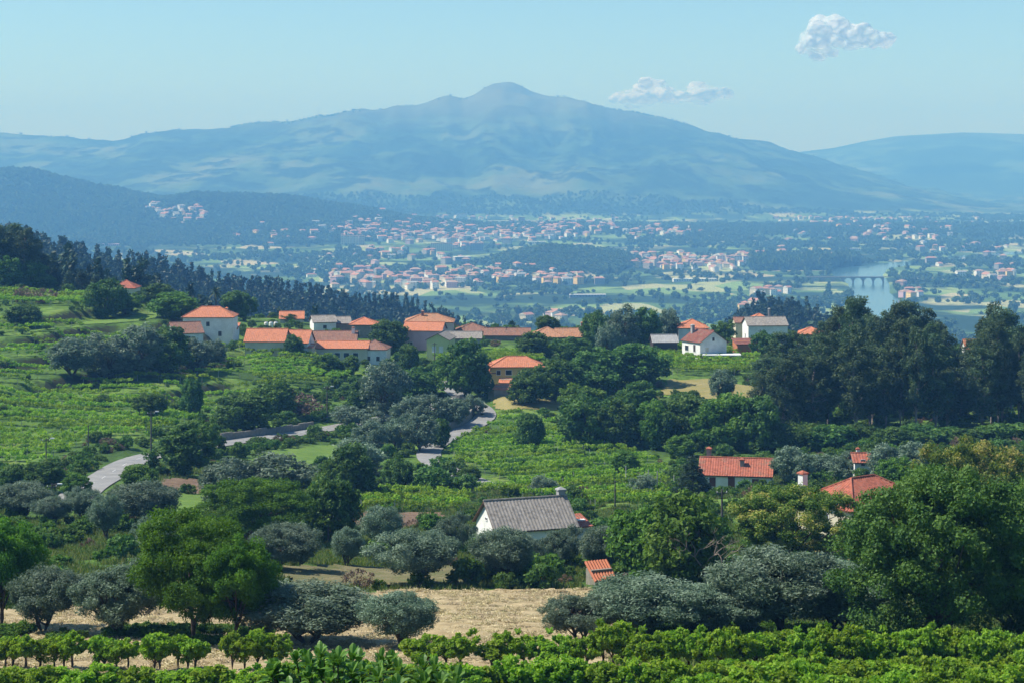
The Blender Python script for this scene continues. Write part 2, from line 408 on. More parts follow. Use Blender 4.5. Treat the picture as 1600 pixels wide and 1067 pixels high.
# ------------------------------------------------------------ draped sheets: roads and fields
def drape(name, X, Y, Z, mat, **kw):
    """grid sheet; X,Y,Z are 2-D arrays"""
    r,c = X.shape; V=np.stack([X,Y,Z],-1).reshape(-1,3)
    i=np.arange(r-1)[:,None]*c; j=np.arange(c-1)[None,:]
    Q=np.stack([i+j,i+j+1,i+c+j+1,i+c+j],-1).reshape(-1,4)
    return link(name,quads_mesh(name,V,Q,[mat],smooth=True),**kw)
def asphalt():
    m,t,o=newmat('pale_asphalt'); P=pos(t); n=noise_n(t,P,.35,5,.6); n2=noise_n(t,P,6,4,.7)
    col=ramp(t,n,[(.3,(.19,.19,.18)),(.55,(.27,.265,.25)),(.75,(.33,.32,.30))]); col=mixc(t,mth(t,'MULTIPLY',n2,.4),col,(.13,.13,.125))
    prin(t,o,col,.85,.3,n2,.4,.02); return m
ASPH=asphalt(); PAINT=plain('road_paint',(.72,.72,.70),.6,.2,3); 
for k,((P,w),Zp) in enumerate(zip(ROADS,ROADZ)):
    T=np.gradient(P,axis=0); T/=np.linalg.norm(T,axis=1)[:,None]; Nn=np.stack([-T[:,1],T[:,0]],1)
    off=np.linspace(-w,w,7)
    X=P[:,0:1]+Nn[:,0:1]*off; Y=P[:,1:2]+Nn[:,1:2]*off; Z=Zp[:,None]+.10-.0*off+k*.03-.008*off**2
    drape('road',X,Y,Z,ASPH,kind='structure',label='pale asphalt country road '+('winding along the foot of the vineyard' if k==0 else 'bending down past the olive grove'))
    if k==0:
        mb=MB()
        for i in range(0,len(P)-1,3):
            a,b=P[i],P[i+1]; 
            q=[(a[0]-Nn[i,0]*.055,a[1]-Nn[i,1]*.055,Zp[i]+.125),(a[0]+Nn[i,0]*.055,a[1]+Nn[i,1]*.055,Zp[i]+.125),(b[0]+Nn[i+1,0]*.055,b[1]+Nn[i+1,1]*.055,Zp[i+1]+.125),(b[0]-Nn[i+1,0]*.055,b[1]-Nn[i+1,1]*.055,Zp[i+1]+.125)]
            mb.poly(q)
        mb.build('road_marking',PAINT,kind='structure',label='faded white dashed centre line on the road')
def field(name, poly, mat, label, lift=.10, relief=None, step=.6, smoothz=True):
    """a field: part of the ground inside an outline, raised a little, with its own relief"""
    W_=[at(x,y) for x,y in poly]; wp=[(p[0],p[1]) for p in W_]
    x0,x1=min(p[0] for p in wp),max(p[0] for p in wp); y0,y1=min(p[1] for p in wp),max(p[1] for p in wp)
    xs=np.arange(x0-1,x1+1,step); ys=np.arange(y0-1,y1+1,step); X,Y=np.meshgrid(xs,ys)
    jx=(fbm(X/4,Y/4,3,77)-.5)*2.4; jy=(fbm(X/4+50,Y/4,3,78)-.5)*2.4
    ins=inpoly(X+jx,Y+jy,wp); Z=terrain(X,Y)+lift
    if relief is not None: Z=Z+relief(X,Y)
    idx=-np.ones(X.shape,int)
    q=ins[:-1,:-1]&ins[1:,:-1]&ins[:-1,1:]&ins[1:,1:]
    r,c=X.shape; n=np.arange(r*c).reshape(r,c)
    Q=np.stack([n[:-1,:-1][q],n[:-1,1:][q],n[1:,1:][q],n[1:,:-1][q]],-1)
    u,inv=np.unique(Q,return_inverse=True); V=np.stack([X.ravel()[u],Y.ravel()[u],Z.ravel()[u]],-1)
    link(name,quads_mesh(name,V,inv.reshape(-1,4),[mat],smooth=True),kind='structure',label=label); return wp
def soil_mat(name, c1, c2, c3, s=.25, fur=None):
    m,t,o=newmat(name); P=pos(t); n=noise_n(t,P,s,5,.6); n2=noise_n(t,P,5,5,.75)
    mp=N(t,'ShaderNodeMapping'); mp.inputs['Scale'].default_value=(.35,1.4,1); t.links.new(P,mp.inputs[0]); n3=noise_n(t,mp.outputs[0],1.3,5,.7)
    col=ramp(t,n,[(.32,c1),(.66,c2)]); col=mixc(t,mrange(t,n3,.42,.72,0,.85),col,c3); col=mixc(t,mrange(t,n2,.45,.75,0,.5),col,tuple(x*.5 for x in c1))
    prin(t,o,col,.95,.1,n2,.8,.08); return m
HAY=soil_mat('mown_hay',(.27,.205,.11),(.40,.315,.175),(.52,.43,.26))
FURROW=soil_mat('furrowed_soil',(.13,.12,.06),(.20,.175,.095),(.09,.12,.04))
PLOUGH=soil_mat('ploughed_soil',(.12,.08,.055),(.18,.125,.085),(.22,.16,.11))
MEADOW=soil_mat('meadow_grass',(.085,.16,.028),(.13,.22,.04),(.17,.23,.06))
DRYG=soil_mat('dry_grass',(.22,.19,.055),(.30,.25,.12),(.20,.21,.08))
FIELDS=[]
def hr(X,Y): return (fbm(X/1.3+Y*.15,Y/.7,3,90)-.5)*.55
FIELDS.append(field('hayfield',[(-60,1075),(-60,955),(120,952),(420,948),(545,928),(640,924),(860,922),(960,925),(1010,940),(1000,1000),(960,1040),(1150,1062),(1150,1075)],HAY,'straw-coloured mown hayfield with loose hay on it',.12,hr,.42))
def fr(X,Y): return .26*np.sin((Y*.97+X*.22)*2*pi/1.9)
FIELDS.append(field('furrowed_field',[(452,922),(430,890),(560,888),(760,890),(745,908),(700,918),(560,922)],FURROW,'olive-brown field ploughed into narrow furrows',.14,fr,.3))
FIELDS.append(field('ploughed_field',[(470,832),(475,812),(560,803),(690,803),(700,815),(660,826),(560,832)],PLOUGH,'reddish brown ploughed strip below the vineyard',.12,fr,.5))
FIELDS.append(field('ploughed_field',[(252,768),(255,751),(320,750),(322,772)],PLOUGH,'small brown ploughed plot beside the lower road',.12,fr,.5))
FIELDS.append(field('meadow',[(262,808),(262,772),(325,774),(330,800)],MEADOW,'bright green meadow strip below the brown plot',.12))
FIELDS.append(field('meadow',[(1030,617),(1042,594),(1110,592),(1195,606),(1192,622),(1110,626)],DRYG,'pale grass field behind the round oaks',.12))
FIELDS.append(field('meadow',[(408,738),(405,708),(470,700),(545,692),(560,700),(520,716),(470,738)],MEADOW,'bright grass plot between the road and the olives',.12))
FIELDS.append(field('meadow',[(1125,800),(1110,782),(1170,778),(1175,800)],MEADOW,'sunlit lawn in front of the red-roofed house',.12))
FIELDS.append(field('meadow',[(60,512),(175,500),(250,490),(250,497),(180,508)],MEADOW,'bright green strip on a terrace of the left slope',.15))
FIELDS.append(field('dry_verge',[(760,622),(758,610),(800,612),(900,628),(870,642),(800,644),(775,640)],DRYG,'dry yellow grass verge beside the road bend',.12))
FIELDS.append(field('dry_bank',[(1240,872),(1270,848),(1335,838),(1345,870),(1330,890)],DRYG,'dry grass hummock beside the chestnut tree',.2,lambda X,Y:1.4*np.exp(-((X-34)**2+(Y-195)**2)/60.)))
def infields(X,Y):
    r=np.zeros(np.shape(X),bool)
    for wp in FIELDS: r|=inpoly(X,Y,wp)
    return r
# ------------------------------------------------------------ foliage materials
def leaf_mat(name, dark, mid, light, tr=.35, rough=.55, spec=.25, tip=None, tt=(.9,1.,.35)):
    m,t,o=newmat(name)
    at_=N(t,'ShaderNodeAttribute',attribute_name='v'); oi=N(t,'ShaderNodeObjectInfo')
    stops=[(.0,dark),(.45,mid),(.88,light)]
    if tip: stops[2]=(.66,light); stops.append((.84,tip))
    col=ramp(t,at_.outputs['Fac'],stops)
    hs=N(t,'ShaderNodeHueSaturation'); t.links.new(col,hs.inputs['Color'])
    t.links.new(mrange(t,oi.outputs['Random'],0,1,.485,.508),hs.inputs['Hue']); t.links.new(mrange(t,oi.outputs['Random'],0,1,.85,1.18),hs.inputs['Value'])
    p=N(t,'ShaderNodeBsdfPrincipled'); t.links.new(hs.outputs[0],p.inputs['Base Color']); p.inputs['Roughness'].default_value=rough; p.inputs['Specular IOR Level'].default_value=spec
    tl=N(t,'ShaderNodeBsdfTranslucent'); t.links.new(mixc(t,.5,hs.outputs[0],tt,'MULTIPLY'),tl.inputs[0])
    mx=N(t,'ShaderNodeMixShader'); mx.inputs[0].default_value=tr; t.links.new(p.outputs[0],mx.inputs[1]); t.links.new(tl.outputs[0],mx.inputs[2]); t.links.new(mx.outputs[0],o.inputs[0])
    return m
L_OLIVE=leaf_mat('olive_leaves',(.055,.095,.052),(.12,.18,.11),(.22,.29,.20),.28,.6,.22,tt=(.8,1.,.75))
L_WALNUT=leaf_mat('walnut_leaves',(.035,.095,.010),(.075,.185,.016),(.14,.29,.03),.45,.6,.15)
L_OAK=leaf_mat('oak_leaves',(.025,.07,.016),(.06,.14,.026),(.125,.225,.045),.36,.6,.18)
L_CHEST=leaf_mat('chestnut_leaves',(.03,.075,.012),(.085,.165,.02),(.22,.29,.05),.4,.6,.15,tip=(.50,.45,.13))
L_BUSH=leaf_mat('bush_leaves',(.03,.08,.014),(.075,.16,.022),(.15,.26,.04),.4,.6,.15)
L_EUC=leaf_mat('eucalyptus_leaves',(.022,.052,.022),(.052,.098,.038),(.105,.15,.06),.3,.6,.2)
L_PINE=leaf_mat('pine_needles',(.010,.028,.014),(.022,.05,.022),(.042,.078,.032),.15)
L_VINE=leaf_mat('vine_leaves',(.06,.15,.012),(.17,.315,.022),(.31,.46,.045),.5,.6,.15)
L_WOOD=leaf_mat('woodland_leaves',(.03,.07,.022),(.06,.12,.034),(.11,.18,.05),.3)
L_GRASS=leaf_mat('grass_blades',(.07,.13,.025),(.12,.20,.035),(.24,.25,.09),.4)
L_DRYW=leaf_mat('dry_brush',(.09,.06,.04),(.16,.10,.07),(.24,.18,.11),.2)
L_PALM=leaf_mat('palm_fronds',(.03,.06,.02),(.06,.10,.035),(.10,.14,.05),.2)
BARK=plain('bark',(.10,.075,.055),.9,.4,3,.1,.8); BARKG=plain('pale_bark',(.24,.20,.165),.85,.35,2,.1,.6)
# ------------------------------------------------------------ tree generator
def leafcards(cen, rad, n, size, asp, rng, shell=.55, out=.5, flat=1., fold=0., vb=None, droop=0.):
    """n leaf cards round each centre; returns vertices, quads, per-face value"""
    k=len(cen); idx=np.repeat(np.arange(k),n); M=k*n
    d=rng.normal(size=(M,3)); d/=np.linalg.norm(d,axis=1)[:,None]
    r=(shell+(1-shell)*rng.random(M))*rng.random(M)**.28
    R=np.broadcast_to(np.asarray(rad,float).reshape(-1,1) if np.ndim(rad)==1 else np.asarray(rad,float),(k,3) if np.ndim(rad)==2 else (k,1))[idx]
    p=cen[idx]+d*R*r[:,None]*np.array([1,1,flat])
    nr=d*out+rng.normal(size=(M,3))*.55; nr[:,2]+=.25; nr/=np.linalg.norm(nr,axis=1)[:,None]
    a=rng.normal(size=(M,3)); a[:,2]-=droop; t=a-(a*nr).sum(1)[:,None]*nr; t/=np.linalg.norm(t,axis=1)[:,None]+1e-9; b=np.cross(nr,t)
    s=size*(.6+.8*rng.random(M))[:,None]
    V=np.stack([p-t*s*.5,p+b*s*asp*.5+t*s*.05,p+t*s*.5,p-b*s*asp*.5+t*s*.05],1)
    cv=rng.random(k)
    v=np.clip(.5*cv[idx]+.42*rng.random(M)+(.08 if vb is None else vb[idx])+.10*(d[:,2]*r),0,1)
    return V.reshape(-1,3), np.arange(M*4).reshape(-1,4), v
def mk_tree(name, H, Rc, base, rng, nclump, nleaf, lsize, asp, rc, shape='round', tr=.035, limbs=9, bark=None, leaf=None, flat=.8, lean=0., droop=0., multi=1, sides=6, out=.5, top=None):
    """returns (trunk mesh, crown mesh): tapered trunk with limbs reaching into clumps of leaves"""
    cz=(H+base)/2; hz=(H-base)/2; cen=[]; tries=0
    lob=[(rng.normal(size=3),rng.random()) for _ in range(7)]
    lob=[(a/np.linalg.norm(a),b) for a,b in lob]
    while len(cen)<nclump and tries<nclump*60:
        tries+=1
        if shape=='cone':
            u=rng.random()**.8; rr=(1-u)*Rc*(.75+.35*rng.random()); th=rng.random()*2*pi; c=np.array([rr*cos(th)*.8,rr*sin(th)*.8,base+u*(H-base)])
        elif shape=='tall':
            u=rng.random(); w=(.35+.9*math.sin(pi*min(1,u*.85+.12)))*Rc*.8; th=rng.random()*2*pi; q=rng.random()**.5; c=np.array([w*q*cos(th),w*q*sin(th),base+u*(H-base)*.95])
        else:
            d=rng.normal(size=3); d/=np.linalg.norm(d)
            k=.78+sum(.30*b*max(0,float(d@a)-.45)/.55 for a,b in lob)
            if d[2]<-.35 and rng.random()<.15: continue
            q=(.35+.65*rng.random()**.45); c=np.array([d[0]*Rc*k*q,d[1]*Rc*k*q,cz+d[2]*hz*k*q*(1 if d[2]>0 else .98)])
        if all(np.sum((c-x)**2)>(rc*.62)**2 for x in cen[-80:]): cen.append(c)
    cen=np.array(cen); cen[:,0]+=lean*(cen[:,2]/H)**1.3*H
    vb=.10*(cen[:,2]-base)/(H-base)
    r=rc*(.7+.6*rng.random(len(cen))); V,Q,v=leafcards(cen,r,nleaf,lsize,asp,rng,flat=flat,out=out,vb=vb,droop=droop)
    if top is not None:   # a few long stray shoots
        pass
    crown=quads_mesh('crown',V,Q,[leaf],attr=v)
    TV=[];TQ=[];n=0; r0=H*tr
    for s in range(multi):
        th0=s*2*pi/max(1,multi)+rng.random(); sp=(.0 if multi==1 else Rc*.35)
        topz=base+(H-base)*(.8 if shape in('cone','tall') else .35)
        zz=np.linspace(-.6,topz,8); f=np.clip(zz/topz,0,1)
        P=np.stack([lean*(zz/H)**1.3*H*np.sign(1)+sp*f*cos(th0)+.012*H*np.sin(f*7+s),sp*f*sin(th0)+.012*H*np.cos(f*5+s),zz],1) if lean==0 else np.stack([lean*np.clip(zz/H,0,1)**1.3*H+.01*H*np.sin(f*7),.012*H*np.cos(f*5),zz],1)
        a,q=tube_np(P,r0*(1.25-1.0*f**.7)*(1 if multi==1 else .7)+.02,sides); TV.append(a);TQ.append(q+n);n+=len(a)
        sel=rng.choice(len(cen),min(limbs,len(cen)),replace=False)
        for ci in sel:
            c=cen[ci]; 
            if shape in('cone','tall'): z0=max(base*.6,c[2]-Rc*.7)
            else: z0=base*.55+(topz-base*.55)*rng.random()
            f0=min(1,z0/topz); s0=np.array([np.interp(z0,P[:,2],P[:,0]),np.interp(z0,P[:,2],P[:,1]),z0])
            mid=s0*.5+c*.5; mid[2]-=.05*H*rng.random()-.02*H; u=np.linspace(0,1,5)[:,None]
            B=(1-u)**2*s0+2*u*(1-u)*mid+u**2*c
            a,q=tube_np(B,np.linspace(r0*.42*(1.1-f0*.6),r0*.08,5)+.012,max(4,sides-2)); TV.append(a);TQ.append(q+n);n+=len(a)
    trunk=quads_mesh('trunk',np.concatenate(TV),np.concatenate(TQ),[bark or BARK],smooth=True)
    return trunk,crown
PROTO={}   # kind -> list of (trunk, crown, height, width)
def proto(kind, k, seed, **a):
    L=[]
    for i in range(k):
        rng=np.random.default_rng(seed+i*13); tr_,cr=mk_tree(kind,rng=rng,**a)
        co=np.empty(len(cr.vertices)*3,np.float32); cr.vertices.foreach_get('co',co); co=co.reshape(-1,3)
        w=float(np.percentile(co[:,0],98.5)-np.percentile(co[:,0],1.5)); h=float(np.percentile(co[:,2],99.7)); zc=float(np.percentile(co[:,2],2)); L.append((tr_,cr,h,w,zc))
    PROTO[kind]=L
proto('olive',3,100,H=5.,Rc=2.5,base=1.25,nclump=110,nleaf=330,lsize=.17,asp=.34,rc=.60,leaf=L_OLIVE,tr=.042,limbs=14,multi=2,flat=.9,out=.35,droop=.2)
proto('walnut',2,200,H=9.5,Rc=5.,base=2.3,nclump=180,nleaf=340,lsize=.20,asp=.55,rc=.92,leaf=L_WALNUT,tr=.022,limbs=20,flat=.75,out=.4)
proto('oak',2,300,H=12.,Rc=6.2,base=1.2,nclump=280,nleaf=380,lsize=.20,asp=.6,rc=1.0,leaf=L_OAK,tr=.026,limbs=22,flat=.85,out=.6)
proto('chestnut',2,400,H=9.,Rc=6.,base=.8,nclump=210,nleaf=300,lsize=.22,asp=.5,rc=.82,leaf=L_CHEST,tr=.03,limbs=14,flat=.8,out=.75)
proto('olive_small',4,500,H=5.,Rc=2.3,base=.45,nclump=66,nleaf=120,lsize=.30,asp=.40,rc=.68,leaf=L_OLIVE,tr=.04,limbs=8,multi=2,flat=.9,out=.4,sides=5)
proto('broadleaf',5,600,H=9.,Rc=4.0,base=.3,nclump=95,nleaf=115,lsize=.46,asp=.62,rc=1.1,leaf=L_OAK,tr=.025,limbs=9,flat=.85,out=.65,sides=5)
proto('green_tree',5,700,H=8.,Rc=3.8,base=.3,nclump=90,nleaf=110,lsize=.42,asp=.62,rc=1.0,leaf=L_BUSH,tr=.025,limbs=9,flat=.8,out=.6,sides=5)
proto('eucalyptus',5,800,H=24.,Rc=3.6,base=6.,nclump=95,nleaf=110,lsize=.55,asp=.36,rc=1.2,shape='tall',leaf=L_EUC,tr=.015,limbs=22,bark=BARKG,flat=1.05,out=.35,droop=.9,sides=5)
proto('cypress_pine',3,900,H=14.,Rc=3.4,base=1.2,nclump=75,nleaf=60,lsize=.6,asp=.3,rc=1.0,shape='cone',leaf=L_PINE,tr=.014,limbs=10,flat=.8,out=.4,sides=5)
proto('bush',4,1000,H=2.2,Rc=1.5,base=.05,nclump=22,nleaf=42,lsize=.36,asp=.6,rc=.55,leaf=L_BUSH,tr=.02,limbs=4,flat=.8,out=.6,sides=4)
proto('thicket',3,1100,H=3.,Rc=1.9,base=.05,nclump=26,nleaf=42,lsize=.42,asp=.55,rc=.65,leaf=L_OAK,tr=.02,limbs=4,flat=.85,out=.6,sides=4)
proto('dry_shrub',2,1200,H=1.6,Rc=1.5,base=.0,nclump=20,nleaf=40,lsize=.3,asp=.3,rc=.5,leaf=L_DRYW,tr=.02,limbs=5,flat=.8,out=.3,sides=4)
proto('far_pine',3,1300,H=18.,Rc=3.6,base=3.,nclump=26,nleaf=16,lsize=1.9,asp=.5,rc=1.6,shape='cone',leaf=L_PINE,tr=.012,limbs=0,flat=.9,out=.5,sides=4)
proto('far_euc',3,1400,H=20.,Rc=3.8,base=4.,nclump=24,nleaf=18,lsize=2.0,asp=.5,rc=1.8,shape='tall',leaf=L_PINE,tr=.012,limbs=0,flat=1.,out=.4,sides=4)
proto('far_tree',4,1500,H=11.,Rc=6.5,base=.2,nclump=16,nleaf=14,lsize=3.4,asp=.7,rc=2.8,leaf=L_WOOD,tr=.03,limbs=0,flat=.8,out=.7,sides=4)
_cnt={}
NAMES={'olive':'olive_tree','olive_small':'olive_tree','walnut':'walnut_tree','oak':'oak_tree','chestnut':'chestnut_tree','broadleaf':'broadleaf_tree','green_tree':'broadleaf_tree','eucalyptus':'eucalyptus_tree','cypress_pine':'pine_tree','bush':'bush','thicket':'bush','dry_shrub':'bush','far_pine':'pine_tree','far_euc':'pine_tree','palm':'palm_tree'}
TREEPOS=[]
def place_at(kind, x, y, H, Wd, label, group=None, rz=None, z=None, name=None):
    i=_cnt.get(kind,0); _cnt[kind]=i+1; tr_,cr,h,w,zc=PROTO[kind][i%len(PROTO[kind])]
    nm=name or NAMES.get(kind,kind)
    root=bpy.data.objects.new(nm,None); C.objects.link(root); root.empty_display_size=.2
    root.location=(x,y,(tz(x,y) if z is None else z)-.05); root.rotation_euler=(0,0,RG.random()*6.28 if rz is None else rz)
    sx=Wd/w; root.scale=(sx,sx,H/h)
    tag(root,label,'bush' if nm in('bush',) else 'tree',group)
    link('trunk',tr_,root); link('crown',cr,root); TREEPOS.append((x,y,Wd/2)); return root
def T_(kind, bx, by, ty, wpx, label, group=None, D=None, **kw):
    if kind in('olive_small','broadleaf','green_tree'): wpx*=.92; ty+=3
    # foot at row by of the photograph, crown top at row ty
    if D is None: x,y,z=at(bx,by)
    else: x,y,z=onpx(bx,D); by=to_px(x,y,z)[1]
    z=tz(x,y); H=max(1.,(HY+ -F*z/y - ty)*y/F) ; return place_at(kind,x,y,H,wpx*y/F,label,group,**kw)

# ------------------------------------------------------------ stuff scattered with geometry nodes
def scatter(name, P, scl, rot, src, label, kind='stuff'):
    P=np.asarray(P,np.float32); me=bpy.data.meshes.new(name); me.vertices.add(len(P)); me.vertices.foreach_set('co',P.ravel())
    a=me.attributes.new('scl','FLOAT_VECTOR','POINT'); a.data.foreach_set('vector',np.asarray(scl,np.float32).ravel())
    a=me.attributes.new('rot','FLOAT_VECTOR','POINT'); r3=np.zeros((len(P),3),np.float32); r3[:,2]=rot; a.data.foreach_set('vector',r3.ravel())
    a=me.attributes.new('idx','INT','POINT'); a.data.foreach_set('value',RG.integers(0,len(src),len(P)).astype(np.int32))
    col=bpy.data.collections.new(name+'_sources')
    for s in src: o=bpy.data.objects.new('clump',s); col.objects.link(o)
    ng=bpy.data.node_groups.new(name+'_scatter','GeometryNodeTree'); ng.interface.new_socket('Geometry',in_out='INPUT',socket_type='NodeSocketGeometry'); ng.interface.new_socket('Geometry',in_out='OUTPUT',socket_type='NodeSocketGeometry')
    gi=ng.nodes.new('NodeGroupInput'); go=ng.nodes.new('NodeGroupOutput'); ip=ng.nodes.new('GeometryNodeInstanceOnPoints'); ci=ng.nodes.new('GeometryNodeCollectionInfo')
    ci.inputs['Collection'].default_value=col; ci.inputs['Separate Children'].default_value=True; ci.inputs['Reset Children'].default_value=True
    ip.inputs['Pick Instance'].default_value=True
    def na(n,t_): q=ng.nodes.new('GeometryNodeInputNamedAttribute'); q.data_type=t_; q.inputs['Name'].default_value=n; return q.outputs['Attribute']
    L=ng.links.new; L(gi.outputs[0],ip.inputs['Points']); L(ci.outputs[0],ip.inputs['Instance']); L(na('idx','INT'),ip.inputs['Instance Index'])
    L(na('scl','FLOAT_VECTOR'),ip.inputs['Scale']); e2=ng.nodes.new('FunctionNodeEulerToRotation'); L(na('rot','FLOAT_VECTOR'),e2.inputs[0]); L(e2.outputs[0],ip.inputs['Rotation']); L(ip.outputs[0],go.inputs[0])
    o=link(name,me,kind=kind,label=label); md=o.modifiers.new('scatter','NODES'); md.node_group=ng; return o
def merged(kind, i):
    """trunk and crown of a prototype as one mesh"""
    tr_,cr,*_=PROTO[kind][i]; V=[];Q=[];mi=[];at_=[];n=0
    for k,me in enumerate((tr_,cr)):
        co=np.empty(len(me.vertices)*3,np.float32); me.vertices.foreach_get('co',co); li=np.empty(len(me.loops),np.int32); me.loops.foreach_get('vertex_index',li)
        V.append(co.reshape(-1,3)); Q.append(li.reshape(-1,4)+n); n+=len(co)//3; mi.append(np.full(len(li)//4,k))
        if k: v=np.empty(len(li)//4,np.float32); me.attributes['v'].data.foreach_get('value',v); at_.append(v)
        else: at_.append(np.zeros(len(li)//4,np.float32))
    return quads_mesh(kind+'_clump',np.concatenate(V),np.concatenate(Q),[tr_.materials[0],cr.materials[0]],np.concatenate(mi),np.concatenate(at_))
FARM={k:[merged(k,i) for i in range(len(PROTO[k]))] for k in ('far_pine','far_euc','far_tree','bush','thicket','dry_shrub')}
